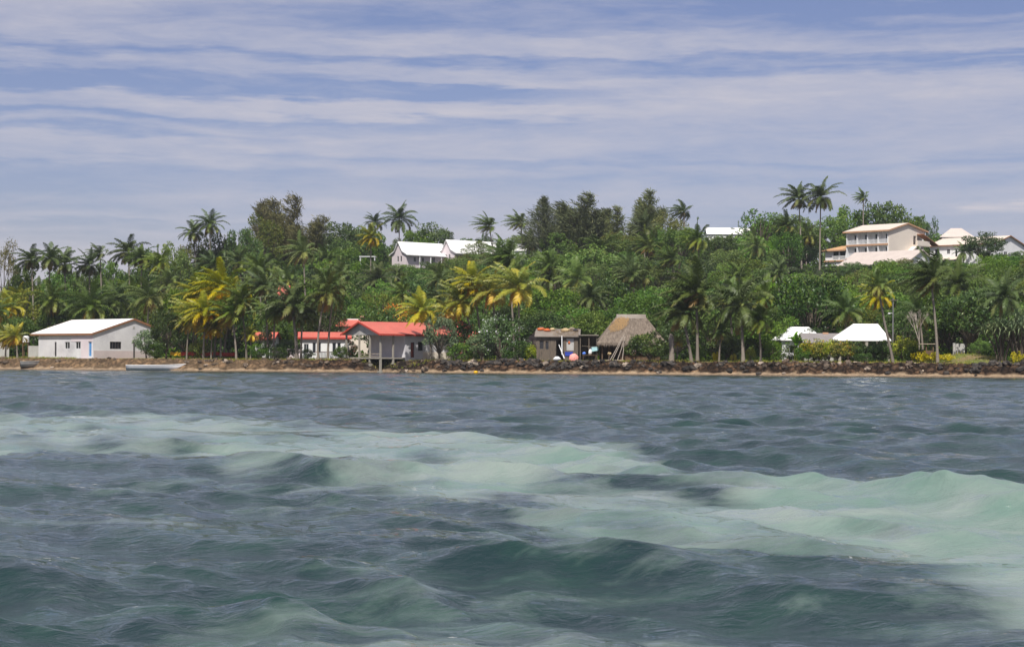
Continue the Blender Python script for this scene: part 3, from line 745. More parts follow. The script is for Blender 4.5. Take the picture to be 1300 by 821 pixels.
for i, (x, mt, nm, lab, s) in enumerate([(.45, 'orange_plastic', 'tarp_bundle', 'crumpled orange tarp at the left end of the shack roof', (.6, .4, .25)), (1.25, 'orange_plastic', 'tarp_bundle', 'orange tarp heap next to white stones on the shack roof', (.45, .4, .25)),
        (1.9, 'straw', 'sack', 'tan sack lying on the middle of the shack roof', (.4, .3, .2)), (3.6, 'straw', 'sack', 'large straw coloured sack on the right half of the shack roof', (.6, .5, .3)), (4.4, 'palerock', 'stone', 'pale stone weighing down the right end of the shack roof', (.45, .4, .3)), (4.9, 'dark_cloth', 'sack', 'black sack on the far right edge of the shack roof', (.35, .3, .22))]):
    m = MB(); lump(m, (0, 0, .12), 1, 40 + i, s); o = m.build(nm, M[mt], None); o.location = on_roof(x, 3.4 - (i % 2) * .5); tag(o, lab, nm.split('_')[-1] if nm != 'tarp_bundle' else 'tarp')
m = MB()
for k in range(420):
    x, y = rr.uniform(2.1, 5.3), rr.uniform(-.3, 4.0); z = RH(y) + rr.uniform(.0, .14); q = rr.uniform(-.3, .3); l = rr.uniform(.2, .6)
    m.add([(x - .03, y, z), (x + .03, y, z), (x + q, y - l, z - l * .2 + rr.uniform(-.02, .08))], [(0, 1, 2)])
m.build('straw_cover', M['thatchnew'], sh)
# lean-to
Yl = Yd(736, 6.5); pl_ = at(736.5, 457, Yl); zl = gz(pl_.x, Yl)
lt = empty('lean_to', (pl_.x, Yl, zl), 0, 'dark open lean-to with a flat roof between the shack and the thatched hut', 'shelter')
m = MB(); m.prism([(-.2, -.3, 3.22), (-.2, 3.4, 3.3), (-.2, 3.4, 3.38), (-.2, -.3, 3.3)], (2.55, 0, 0)); m.build('roof', M['tin'], lt)
posts(lt, [(0, 0), (1.1, 0), (2.1, 0), (0, 3.2), (2.1, 3.2)], -.3, 3.22, .06, 'oldwood')
m = MB(); m.box(0, 2.1, 3.26, 3.32, -.2, 3.2); m.build('back_wall', M['oldwood'], lt)
# table with laundry under the lean-to
tb = empty('table', (pl_.x + .35, Yl - .6, zl), 0, 'dark work table piled with washing in front of the lean-to', 'table')
m = MB(); m.box(-.1, 1.7, 0, .7, .72, .78); m.build('table_top', M['brownwood'], tb)
for x, y in ((0, .05), (1.55, .05), (0, .6), (1.55, .6)):
    m = MB(); m.box(x, x + .06, y, y + .06, -.1, .72); m.build('leg', M['brownwood'], tb)
def cloth(name, mat, c, w, h, label, seed, cat='cloth', sq=.35):
    m = MB(); lump(m, (0, 0, h * .5), 1, seed, (w / 2, w * sq, h / 2 / .9)); o = m.build(name, M[mat], None, True); o.location = c; return tag(o, label, cat)
cloth('blue_bucket', 'bright_blue', (pl_.x + .5, Yl - .4, zl + .78), .5, .38, 'bright blue tub on the left of the washing table', 3, 'tub')
cloth('washing', 'white_cloth', (pl_.x + 1.25, Yl - .4, zl + .78), .5, .75, 'white washing heaped on the table', 6)
cloth('washing', 'dark_cloth', (pl_.x + 1.4, Yl - .15, zl + 1.3), .5, .5, 'dark blue cloth above the white washing', 8)
# washing line with a cyan towel
ln = empty('washing_line', (pl_.x + 1.1, Yl - .35, zl), 0, 'washing line sagging from the lean-to to the thatched hut', 'line')
m = MB(); m.tube([(-.9, 0, 1.95), (.6, -.05, 1.78), (2.1, 0, 1.98)], .012, 5); m.build('rope', M['palewood'], ln)
m = MB(); m.add([(.35, -.03, 1.82), (1.15, -.03, 1.84), (1.2, -.1, 1.35), (.8, -.05, 1.25), (.3, -.08, 1.2), (.35, .03, 1.82), (1.15, .03, 1.84), (1.2, .06, 1.4), (.8, .08, 1.3), (.3, .05, 1.28)], [(0, 4, 3, 2, 1), (5, 6, 7, 8, 9), (0, 1, 6, 5), (1, 2, 7, 6), (2, 3, 8, 7), (3, 4, 9, 8), (4, 0, 5, 9)]); o = m.build('towel', M['cyan_cloth'], None); o.location = ln.location; tag(o, 'pale cyan towel hanging from the washing line', 'towel')

# ------------------------------------------------------------------ thatched hut
Y = Yd(800, 8.5); p = at(763, 457, Y); zg = gz(p.x, Y); LT, DT = 7.6, 6.5
th = empty('thatched_hut', (p.x, Y, zg), 0, 'open thatched hut with a steep hipped roof and tin ridge cap', 'hut')
m = MB(); hip_roof(m, -.55, LT + .65, -.7, DT + .6, 2.08, 2.2, 5.7, DT / 2, 5.65, .22)
# shaggy eave fringe
rr = random.Random(8)
for k in range(150):
    t = k / 149; x = -.55 + (LT + 1.2) * t; w = .04; l = rr.uniform(.15, .5)
    m.add([(x - w, -.73, 2.2), (x + w, -.73, 2.2), (x + rr.uniform(-.06, .06), -.77, 2.14 - l)], [(0, 1, 2)])
# straw standing proud of the slopes
for k in range(1400):
    u, v = rr.random(), rr.random() ** .8
    xa = (-.55) * (1 - v) + 2.2 * v; xb = (LT + .65) * (1 - v) + 5.7 * v; x = xa + (xb - xa) * u; y = -.7 + (DT / 2 + .7) * v; z = 2.30 + 3.57 * v
    dx = rr.uniform(-.12, .12); l = rr.uniform(.2, .45)
    m.add([(x - .025, y, z), (x + .025, y, z), (x + dx, y - l * .72, z - l * .42)], [(0, 1, 2)])
m.build('thatch_roof', M['thatch'], th)
def slope_pt(u, v, off=.06):
    xa = (-.55) * (1 - v) + 2.2 * v; xb = (LT + .65) * (1 - v) + 5.7 * v
    return (xa + (xb - xa) * u, -.7 + (DT / 2 + .7) * v - off * .75, 2.30 + 3.57 * v + off)
def inpoly(u, v, P):
    r = False
    for (a, b), (e, f) in zip(P, P[1:] + P[:1]):
        if (b > v) != (f > v) and u < (e - a) * (v - b) / (f - b) + a: r = not r
    return r
for P in ([(.02, .55), (.12, .40), (.3, .47), (.40, .66), (.43, .90), (.1, .93), (.03, .8)], [(.60, .20), (.72, .12), (.76, .24), (.68, .32)]):
    m = MB()
    for k in range(5200):
        u, v = rr.random() * .8, rr.random(); f_ = rr.gauss(0, .025)
        if not inpoly(u + f_, v + f_, P) or rr.random() < .35: continue
        x, y, z = slope_pt(u, v, .05); l = rr.uniform(.18, .4); dx = rr.uniform(-.12, .12)
        m.add([(x - .035, y, z), (x + .035, y, z), (x + dx, y - l * .72, z - l * .60)], [(0, 1, 2)])
    m.build('thatch_patch', M['thatchnew'], th)
m = MB(); m.prism([(2.1, DT / 2 - .5, 5.46), (2.1, DT / 2, 6.0), (2.1, DT / 2 + .5, 5.46), (2.1, DT / 2 + .5, 5.41), (2.1, DT / 2, 5.94), (2.1, DT / 2 - .5, 5.41)], (3.75, 0, 0)); m.build('ridge_cap', M['tin'], th)
posts(th, [(.15, .1), (1.0, .1), (2.5, .1), (4.2, .1), (5.8, .1), (7.4, .1), (.15, 6.3), (7.4, 6.3)], -.3, 2.25, .07, 'brownwood')
m = MB(); m.box(2.6, 7.3, .25, .33, -.2, .75); m.box(.2, 7.3, 6.0, 6.1, -.2, 2.3); m.box(7.2, 7.3, .4, 6, -.2, 2.3); m.build('wall', M['brownwood'], th)
cloth('hanging_cloth', 'pale_pink_cloth', (p.x + 4.0, Y - .05, zg + .8), 1.0, 1.15, 'pale pink cloth hung under the thatched eave', 15)
# basket stand
bs = empty('fish_basket', (p.x + 1.0, Y - .7, zg), 0, 'straw basket on a crossed stick stand beside the leaning poles', 'basket')
m = MB(); lump(m, (0, 0, .95), 1, 21, (.26, .26, .2)); m.build('basket', M['straw'], bs)
m = MB(); m.tube([(-.2, 0, -.1), (.15, 0, .85)], .035, 5); m.tube([(.2, .05, -.1), (-.15, .05, .85)], .035, 5); m.build('stand', M['darkframe'], bs)
for k, (x0, x1, z1, lab) in enumerate([(.95, 2.6, 3.0, 'long bleached pole leaning leftmost on the thatched eave'), (1.25, 2.85, 3.35, 'long bleached pole leaning in the middle on the thatched eave'), (1.9, 3.0, 3.1, 'pale crooked pole leaning against the thatched eave'), (2.55, 2.85, 2.6, 'short upright pole standing by the thatched hut')]):
    m = MB(); m.tube([(x0, -1.6, -.1), ((x0 + x1) / 2 + .06, -1.15, z1 * .5), (x1, -.72, z1)], [.055, .05, .04], 6); o = m.build('pole', M['deadwood'], None); o.location = (p.x, Y, zg); tag(o, lab, 'pole', 'poles leaning on the thatched hut')
# old thatch behind the shack
Yq = Yd(668, 13); pq = at(668, 457, Yq); zq = gz(pq.x, Yq)
tq = empty('thatched_hut', (pq.x, Yq, zq), 0, 'small old thatched hut half hidden behind the grey shack', 'hut')
m = MB(); hip_roof(m, -1.0, 4.5, -1, 4, 1.5, 1.8, 2.2, 1.5, 4.2, .2); m.build('thatch_roof', M['thatch'], tq)
posts(tq, [(-.5, -.6), (4, -.6), (-.5, 3.5), (4, 3.5)], -.3, 1.7, .07, 'brownwood')

# ------------------------------------------------------------------ white tent-like roofs on the right
Y = Yd(1097, 15); p = at(1070, 457, Y); zg = gz(p.x, Y)
mq = empty('pavilion', (p.x, Y, zg), 0, 'pavilion with a bright white hipped roof behind the yellow hedge', 'pavilion')
m = MB(); hip_roof(m, -.75, 5.9, -.3, 6.3, at(1065, 432.5, Y).z - zg, 1.8, 4.9, 3, at(1097, 411, Y + 3).z - zg - .1, .10); m.build('roof', M['canvas'], mq)
posts(mq, [(-.4, 0), (2.9, -.05), (5.6, 0), (-.4, 6), (5.6, 6)], -.3, at(1065, 432.5, Y).z - zg, .16, 'concrete')
m = MB(); m.box(-.1, 5.3, 5.6, 5.75, -.3, 2.3); m.build('back_wall', M['greywall'], mq)
Y = Yd(1018, 24); p = at(991, 457, Y); zg = gz(p.x, Y); ze = at(991, 432, Y).z - zg
hq = empty('house', (p.x, Y, zg), R(4), 'white roofed house behind banana plants left of the pavilion', 'house')
m = MB(); hip_roof(m, -.2, 5.9, -.2, 5.8, ze, 1.9, 4.3, 2.8, at(1018, 414.8, Y + 2.8).z - zg - .1, .10); m.build('roof', M['canvas'], hq)
m = MB(); cells(m, .2, 5.5, -.5, ze, [(1.2, 2.2, .9, 1.9), (3.2, 4.2, .9, 1.9)], lambda a, b, c, d: m.box(a, b, .2, .35, c, d)); m.box(.2, .35, .35, 5.3, -.5, ze); m.box(5.35, 5.5, .35, 5.3, -.5, ze); m.box(.2, 5.5, 5.3, 5.45, -.5, ze); m.build('wall', M['white'], hq)
window(hq, 'f', .2, 1.2, 2.2, .9, 1.9); window(hq, 'f', .2, 3.2, 4.2, .9, 1.9)
Y = Yd(1045, 17); p = at(1020, 457, Y); zg = gz(p.x, Y); ze = at(1020, 435, Y).z - zg
hg = empty('store_shed', (p.x, Y, zg), 0, 'low shed with a dull grey lean roof between the two white roofs', 'shed')
m = MB(); m.prism([(-.1, -.2, ze), (-.1, 2.6, ze + 1.25), (-.1, 5, ze), (-.1, 5, ze - .08), (-.1, 2.6, ze + 1.17), (-.1, -.2, ze - .08)], (4.9, 0, 0)); rf = m.build('roof', M['greyroof'], hg)
m = MB(); m.box(2.8, 3.5, 2.35, 2.85, ze + 1.15, ze + 1.34); m.build('ridge_tile', M['orange'], rf)
m = MB(); m.box(.1, 4.6, .1, 4.7, -.4, ze - .06); m.build('wall', M['greywall'], hg)

# ------------------------------------------------------------------ hotel block on the hill
def hotel():
    Y = 410.0; p = at(1127, 457, Y); zb = 21.5; a = R(45); L1, W1 = 10.9, 13.8; x_, y_ = p.x - L1 * math.cos(a), Y + L1 * math.sin(a)
    o = empty('hotel', (x_, y_, zb), -a, 'cream three storey hotel with rows of white balconies, up on the hill', 'hotel')
    fl = [0, 2.9, 5.8, 8.72]; dep = 1.25; ridge = 7.0
    prof = [(0, 8.75), (ridge, 10.45), (W1, 9.2)]
    m = MB()
    # back wall of the balconies, with door openings
    bay = L1 / 4; ops = []
    for f in range(3):
        for k in range(4): ops.append((k * bay + 1.2, k * bay + 2.25, fl[f] + .2, fl[f] + 2.25))
    cells(m, 0, L1, -2, 8.7, ops, lambda a_, b_, c, d: m.box(a_, b_, dep, dep + .18, c, d))
    m.box(0, L1, W1 - .18, W1, -2, 9.1); m.box(0, .18, dep + .18, W1 - .18, -2, 8.72)
    m.prism([(0, dep, 8.72), (0, W1, 8.72), (0, W1, 9.15), (0, ridge, 10.4), (0, dep, 9.15)], (.17, 0, 0))
    w = m.build('wall', M['white'], o)
    for q in ops: window(o, 'f', dep, *q, 'balcony_door', 'glass', 'frame', 1)
    # gable wall, cream, with the stair landing opening
    m = MB(); cells(m, 0, W1, -2, 8.72, [(9.4, 10.6, 5.95, 7.9), (10.9, W1, 3.0, 8.4)], lambda a_, b_, c, d: m.box(L1, L1 + .2, a_, b_, c, d))
    m.prism([(L1, 0, 8.72), (L1, W1, 8.72), (L1, W1, 9.17), (L1, ridge, 10.42), (L1, 0, 8.74)], (.2, 0, 0)); m.build('gable_wall', M['cream'], o)
    m = MB(); m.box(L1 - 1.6, L1 - 1.45, 9.2, W1 - .2, -1, 8.7); m.build('stair_back_wall', M['cream'], o)
    window(o, 'x1', L1 - 1.4, 9.5, 10.5, 5.9, 7.8, 'door', 'glass', 'darkframe', 0)
    # landing balustrade and stair
    m = MB(); m.box(L1 + .22, L1 + 1.6, 8.9, W1, 5.6, 5.78); m.box(L1 + 1.5, L1 + 1.62, 8.9, W1, 5.78, 6.8); m.build('landing', M['cream'], o)
    m = MB(); m.prism([(L1 + .22, 8.9, 5.55), (L1 + .22, 4.4, 2.9), (L1 + .22, 4.4, 2.6), (L1 + .22, 8.9, 5.2)], (1.2, 0, 0)); m.build('stair', M['cream'], o)
    m = MB(); m.prism([(L1 + .25, 10.8, 8.15), (L1 + .25, W1 + 3.2, 5.9), (L1 + .25, W1 + 3.2, 6.05), (L1 + .25, 10.8, 8.35)], (1.7, 0, 0)); m.build('stair_canopy', M['fascia'], o)
    # slabs, fins, railings
    for f in (1, 2):
        m = MB(); m.box(-.1, L1 - .002, -.12, dep, fl[f] - .2, fl[f]); m.build('balcony_floor', M['white'], o)
        m = MB(); m.box(-.12, L1 - .002, -.2, -.125, fl[f] - .34, fl[f] + .06); m.build('floor_band', M['orange'], o)
    m = MB(); m.box(-.1, L1 - .002, -.1, dep, -2, .0); m.build('ground_floor', M['white'], o)
    for k in range(5):
        x = min(k * bay, L1 - .22); m = MB()
        for f in range(3): m.box(x, x + .2, -.08, dep - .004, fl[f] + .01, fl[f + 1] - (.21 if f < 2 else 0))
        m.build('balcony_fin', M['white'], o)
    for f in range(3):
        for k in range(4):
            m = MB(); x0, x1 = k * bay + .21, (k + 1) * bay - .03
            m.box(x0, x1, -.04, .02, fl[f] + .95, fl[f] + 1.02); m.box(x0, x1, -.035, .015, fl[f] + .08, fl[f] + .14)
            for j in range(14):
                xx = x0 + (x1 - x0) * (j + .5) / 14; m.box(xx - .035, xx + .035, -.02, 0, fl[f] + .14, fl[f] + .95)
            m.build('railing', M['white'], o)
    m = MB(); roof_sheet(m, [(-.6, 8.62), (ridge, 10.5), (W1 + 1.2, 9.0)], -.6, L1 + .5, .12); m.build('roof', M['creamroof'], o)
    m = MB(); m.box(-.6, L1 + .5, -.68, -.604, 8.42, 8.76)
    for (ya, za), (yb, zb_) in (((-.6, 8.62), (ridge, 10.5)), ((ridge, 10.5), (W1 + 1.2, 9.0))): m.prism([(L1 + .504, ya, za - .2), (L1 + .504, yb, zb_ - .2), (L1 + .504, yb, zb_ + .13), (L1 + .504, ya, za + .13)], (.07, 0, 0))
    m.build('fascia', M['orange'], o)
    # lower wing on the left
    wl = 5.9; m = MB(); ops = [(-wl + 2.1, -wl + 3.6, 2.75, 4.6), (-wl + 3.9, -wl + 5.4, 2.75, 4.6), (-wl + 1.0, -wl + 1.6, -.1, 1.6)]
    cells(m, -wl, -.12, -2, 4.85, ops, lambda a_, b_, c, d: m.box(a_, b_, .3, .48, c, d)); m.box(-wl, -wl + .18, .48, 7, -2, 4.85); m.box(-wl, -.12, 7, 7.18, -2, 5.5); m.build('wing_wall', M['white'], o)
    for q in ops: window(o, 'f', .3, *q, 'window', 'glass', 'frame', 0)
    m = MB()
    for x in (-wl + 2.0, -wl + 3.8):
        m.box(x, x + 1.75, .1, .16, 3.5, 3.56)
        for j in range(9): m.box(x + .05 + j * .2, x + .13 + j * .2, .11, .15, 2.6, 3.5)
    m.build('wing_railing', M['white'], o)
    m = MB(); m.prism([(-wl - .5, -.4, 4.75), (-wl - .5, 7.3, 6.1), (-wl - .5, 7.3, 6.22), (-wl - .5, -.4, 4.87)], (wl + .45, 0, 0)); m.build('wing_roof', M['orangeroof'], o)
    m = MB(); m.box(-wl - .2, -.14, .0, .29, 2.3, 2.62); m.box(-wl - .5, -.14, -.48, -.404, 4.6, 4.9); m.build('wing_band', M['orange'], o)
hotel()
# long low building in front of it
Y = 386.0; p = at(1150, 457, Y); zb = 18.6; a = R(45); LL = 15.6
lowb = gable_house('hall', (p.x - LL * math.cos(a), Y + LL * math.sin(a), zb), -a, LL, 11, [(0, 3.45), (5.5, 6.1), (11, 3.45)], 'white', 'tanroof', 'tanroof', 'long low hall with a tan metal roof in front of the hotel', 'hall',
    front=[(k * 2.5 + .8, k * 2.5 + 2.0, 1.2, 2.8) for k in range(6)], right=[(4.5, 6.5, .4, 2.6)], over=(.8, .4, .9, .5))
p = at(1031, 457, 398); m = MB(); m.box(0, 5.6, 0, .5, -2, at(1031, 344, 398).z - 19); o = m.build('terrace_wall', M['lilacwall'], None); o.location = (p.x, 398, 19); o.rotation_euler = (0, 0, R(-20)); tag(o, 'pale retaining wall with a flat cap just left of the hotel', 'wall')
# house on the right of the hotel
Y = 420.0; p = at(1262, 457, Y); zb = 23.9; LL = 16.6
hR = gable_house('house', (p.x - LL * math.cos(a), Y + LL * math.sin(a), zb), -a, LL, 13.4, [(0, 4.25), (6.2, 6.1), (13.4, 4.0)], 'white', 'creamroof', 'fascia', 'two part house with a cream roof at the right edge of the hill', 'house',
    front=[(1.3, 2.3, 1.6, 3.4, 'door', 'glass', 'darkframe', 0), (4.4, 5.2, 2.2, 3.3), (6.6, 7.1, 1.3, 3.2, 'window', 'glass', 'darkframe', 0), (12, 13.2, 1.6, 3.0)], right=[(4, 5.4, 1.2, 2.5)], over=(.6, .4, .5, .4))
m = MB(); m.prism([(2.4, -2.6, .7), (2.4, -.02, 1.45), (2.4, -.02, 1.55), (2.4, -2.6, .8)], (6.2, 0, 0)); m.build('porch_roof', M['creamroof'], hR)
for x_ in (2.5, 8.2):
    m = MB(); m.box(x_, x_ + .2, -2.4, -2.2, -3, .72); m.build('porch_post', M['white'], hR)
p = at(1195, 457, 440); zb = 23.5; o = empty('house', (p.x, 440, zb), R(-10), 'house whose dull tan hipped roof peeps over the cream roofed house', 'house')
zt = at(1212, 289.5, 440).z - zb; m = MB(); hip_roof(m, -.5, 7.3, -.5, 6.5, zt - 2.2, 2.2, 4.6, 3, zt, .12); m.build('roof', M['tanroof'], o)
m = MB(); m.box(0, 6.8, 0, 6, -2, zt - 2.15); m.build('wall', M['white'], o)

# ------------------------------------------------------------------ twin white houses on the hill
def twin(px, Y, top_py, eave_py, W, L_, wins, label, verandah):
    p = at(px, 457, Y); zb = at(px, 339, Y).z; he = at(px, eave_py, Y).z - zb; hr_ = at(px - 11, top_py, Y + 2).z - zb
    b = R(40); dz = hr_ - he
    prof = [(0, he), (.22 * W, he + .2 * dz), (.42 * W, he + .78 * dz), (.5 * W, hr_), (.58 * W, he + .78 * dz), (.78 * W, he + .2 * dz), (W, he)]
    front = [] if not verandah else [(2.2, 2.9, he - 1.9, he - .8), (4.6, 5.3, he - 1.9, he - .8), (7.6, 8.5, he - 2.4, he - .6)]
    o = gable_house('house', (p.x, Y, zb), b, L_, W, prof, 'lilacwall', 'whiteroof', 'white', label, 'house', 'twin white houses on the hill', front=front,
                    left=[(W * .30, W * .30 + .62, he - 1.85, he - .55, 'window', 'glass', 'frame', 0), (W * .52, W * .52 + .62, he - 1.85, he - .55, 'window', 'glass', 'frame', 0)], over=(.35, .3, .9, .7), fh=.2)
    if verandah:
        posts(o, [(3.4, -.75), (6.6, -.75), (9.8, -.75)], -1.5, he - .2, .09, 'white')
    return o
twin(515, 440, 307, 321.5, 5.6, 12.4, 2, 'left one of the twin white houses, with a veranda along its side', True)
twin(577, 444, 304.5, 319.5, 6.0, 16.5, 2, 'right one of the twin white houses, with the longer white roof', False)
# other white roofs among the trees on the hill top
def far_house(px0, px1, top, eave, Y, label, zdrop=5):
    a_, b = at(px0, eave, Y), at(px1, eave, Y); w = b.x - a_.x; zb = min(a_.z, b.z); o = empty('house', (a_.x, Y, zb), 0, label, 'house', 'houses on the hill top')
    h = at(px0, top, Y + 3).z - zb; m = MB(); roof_sheet(m, [(-.3, -.1), (3, h - .1), (6.3, -.1)], -.2, w + .2, .1); m.build('roof', M['whiteroof'], o)
    m = MB(); m.box(0, w, 0, 6, -zdrop, -.1); m.prism([(0, .02, -.1), (0, 3, h - .15), (0, 5.98, -.1)], (.15, 0, 0)); m.prism([(w - .15, .02, -.1), (w - .15, 3, h - .15), (w - .15, 5.98, -.1)], (.15, 0, 0)); m.build('wall', M['white'], o)
    return o
far_house(898, 956, 289, 297, 452, 'house with a white roof on the skyline left of the tall palms')
far_house(692, 722, 309, 317.5, 436, 'small white roofed house glimpsed under the cone shaped casuarina')
far_house(650, 668, 309, 318, 438, 'white house end glimpsed beside the swept palm on the hill')
o = empty('carport', (at(456, 326, 395).x, 395, at(456, 326, 395).z), 0, 'slim white carport roof behind the yellow palm on the slope', 'carport')
m = MB(); m.box(0, 3.4, 0, 3, 0, .15); m.build('roof', M['white'], o); posts(o, [(.2, .2), (3.2, .2), (.2, 2.8), (3.2, 2.8)], -5, 0, .07, 'white')
# ------------------------------------------------------------------ the ground: one sheet from the sea bed to the hills
def make_ground():
    xs = np.concatenate([np.linspace(-3500, -160, 40)[:-1], np.linspace(-160, -100, 120)[:-1], np.linspace(-100, 95, 900), np.linspace(95, 150, 110)[1:], np.linspace(150, 3500, 40)[1:]])
    ds = np.concatenate([np.linspace(-420, -10, 14)[:-1], np.linspace(-10, -1, 10)[:-1], np.arange(-1, 4.4, .16), np.arange(4.5, 24, .8), np.arange(24, 240, 3.), np.linspace(240, 3500, 40)])
    Xg, Dg = np.meshgrid(xs, ds); Yg = Dg + shore(Xg)
    far = np.abs(Xg) > 160; Yg = np.where(far, Dg + shore(np.clip(Xg, -160, 150)), Yg)
    rng = np.random.default_rng(3)
    Z = ground(np.clip(Xg, -600, 600), np.where(far, Dg + shore(np.clip(Xg, -600, 600)), Yg))
    Z = np.where(Dg < -9, np.maximum(-6, Z), Z)
    rough = np.clip(1 - np.abs(Dg - 2.7) / 1.5, 0, 1); Z += rough * rng.normal(0, .09, Z.shape) * (np.abs(Xg) < 160)
    d = inland(Xg, Dg)
    def blend(c, new, w): return c * (1 - w[..., None]) + np.array(new) * w[..., None]
    n1 = hashn(Xg * .35, Dg * .5, 1.1) * .5; n2 = hashn(Xg * 1.3, Dg * 1.9, 4.0) * .5
    c = np.zeros(Xg.shape + (3,)) + np.array((.30, .222, .145))                     # beach sand
    c = blend(c, (.17, .12, .08), np.clip((.45 - d) * 3, 0, 1))
    c = blend(c, (.26, .18, .11), np.clip(.5 + n2, 0, 1) * np.clip((d - .3) * .8, 0, 1))
    c = blend(c, (.085, .055, .036), np.clip((d - .62 + .35 * n2 + .2 * n1) * 2.6, 0, 1))    # earth bank
    n3 = hashn(Xg * 2.9 + 1.7 * n1, Dg * 2.1, 6.3) * .5 + rng.normal(0, .25, Xg.shape)
    c = blend(c, (.19, .125, .07), np.clip(n2 * 1.3 + n3 * .5 - .1, 0, 1) * np.clip((d - 1.7) * 2, 0, 1))
    c = blend(c, (.022, .018, .014), np.clip(n3 * 1.5 - .1, 0, .95) * np.clip((d - 1.2) * 2, 0, 1) * np.clip((3.5 - d) * 2, 0, 1))
    c = blend(c, (.25, .17, .10), np.clip((d - 3.2 + .3 * n1) * 2.5, 0, 1))
    c = blend(c, (.125, .15, .035), np.clip((d - 4.2 + 1.2 * n1) * .9, 0, 1) * np.clip(.75 + n1, 0, 1))   # grass
    cove = np.exp(-((Xg + 16.0) / 4.6) ** 4) * np.clip((7 - Dg) / 2, 0, 1); c = blend(c, (.05, .04, .03), cove * np.clip((Dg - 2.2), 0, 1))  # shade under the boathouse deck, painted dark into the ground colour
    c = blend(c, (.025, .035, .014), np.clip((d - 18 + 2 * n1) * .3, 0, 1))         # dark green-brown forest floor
    left = np.clip((-24 - Xg) / 12, 0, 1) * np.clip((d - .6) * 3, 0, 1) * np.clip((3.6 - d) * 2, 0, 1); c = blend(c, (.21, .145, .085), left * np.clip(.65 + .5 * n2, 0, 1))
    bankm = np.clip((d - .6 + .35 * n2 + .2 * n1) * 2.5, 0, 1) * np.clip((3.5 + .4 * n1 - d) * 2.5, 0, 1)
    nr, nc = Xg.shape; idx = np.arange(nr * nc).reshape(nr, nc)
    Q = np.stack([idx[:-1, :-1], idx[:-1, 1:], idx[1:, 1:], idx[1:, :-1]], -1).reshape(-1, 4)
    m, nt, b, out = new_mat('island_ground')
    at_ = N(nt, 'ShaderNodeAttribute', attribute_name='Col'); tc = N(nt, 'ShaderNodeTexCoord')
    nz = N(nt, 'ShaderNodeTexNoise', i_Scale=2.2, i_Detail=9.0, i_Roughness=.7); L(nt, tc.outputs['Object'], nz.inputs['Vector'])
    c_ = mixc(nt, 1.0, at_.outputs['Color'], ramp(nt, nz.outputs['Fac'], [(.3, .45), (.7, 1.35)]), 'MULTIPLY')
    vo = N(nt, 'ShaderNodeTexVoronoi', feature='DISTANCE_TO_EDGE', i_Scale=1.25); v2 = N(nt, 'ShaderNodeTexVoronoi', i_Scale=1.25)
    wp = N(nt, 'ShaderNodeVectorMath', operation='MULTIPLY_ADD'); wp.inputs[1].default_value = (.55, .55, .55); L(nt, nz.outputs['Color'], wp.inputs[0]); L(nt, tc.outputs['Object'], wp.inputs[2])
    L(nt, wp.outputs[0], vo.inputs['Vector']); L(nt, wp.outputs[0], v2.inputs['Vector'])
    cr2 = ramp(nt, vo.outputs['Distance'], [(0.0, .12), (.10, .55), (.3, 1.0)])  # crevice shade between the bank rocks, put into the colour
    tone = ramp(nt, v2.outputs['Color'], [(.1, (.35, .34, .34)), (.5, (.9, .85, .8)), (.9, (1.9, 1.7, 1.5))])
    rockc = mixc(nt, 1.0, mixc(nt, 1.0, c_, tone, 'MULTIPLY'), cr2, 'MULTIPLY')
    c_ = mixc(nt, at_.outputs['Alpha'], c_, rockc)
    L(nt, c_, b.inputs['Base Color']); b.inputs['Roughness'].default_value = .95; b.inputs['Specular IOR Level'].default_value = .15
    bn = N(nt, 'ShaderNodeBump', i_Strength=.8, i_Distance=.12); L(nt, math_node(nt, 'ADD', nz.outputs['Fac'], math_node(nt, 'MULTIPLY', math_node(nt, 'MINIMUM', vo.outputs['Distance'], .3), math_node(nt, 'MULTIPLY', at_.outputs['Alpha'], 6.0))), bn.inputs['Height']); L(nt, bn.outputs[0], b.inputs['Normal'])
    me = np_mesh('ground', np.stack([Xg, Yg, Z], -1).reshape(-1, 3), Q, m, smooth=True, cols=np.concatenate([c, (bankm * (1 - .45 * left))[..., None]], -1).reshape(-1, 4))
    tag(link('ground', me), kind='structure')
make_ground()

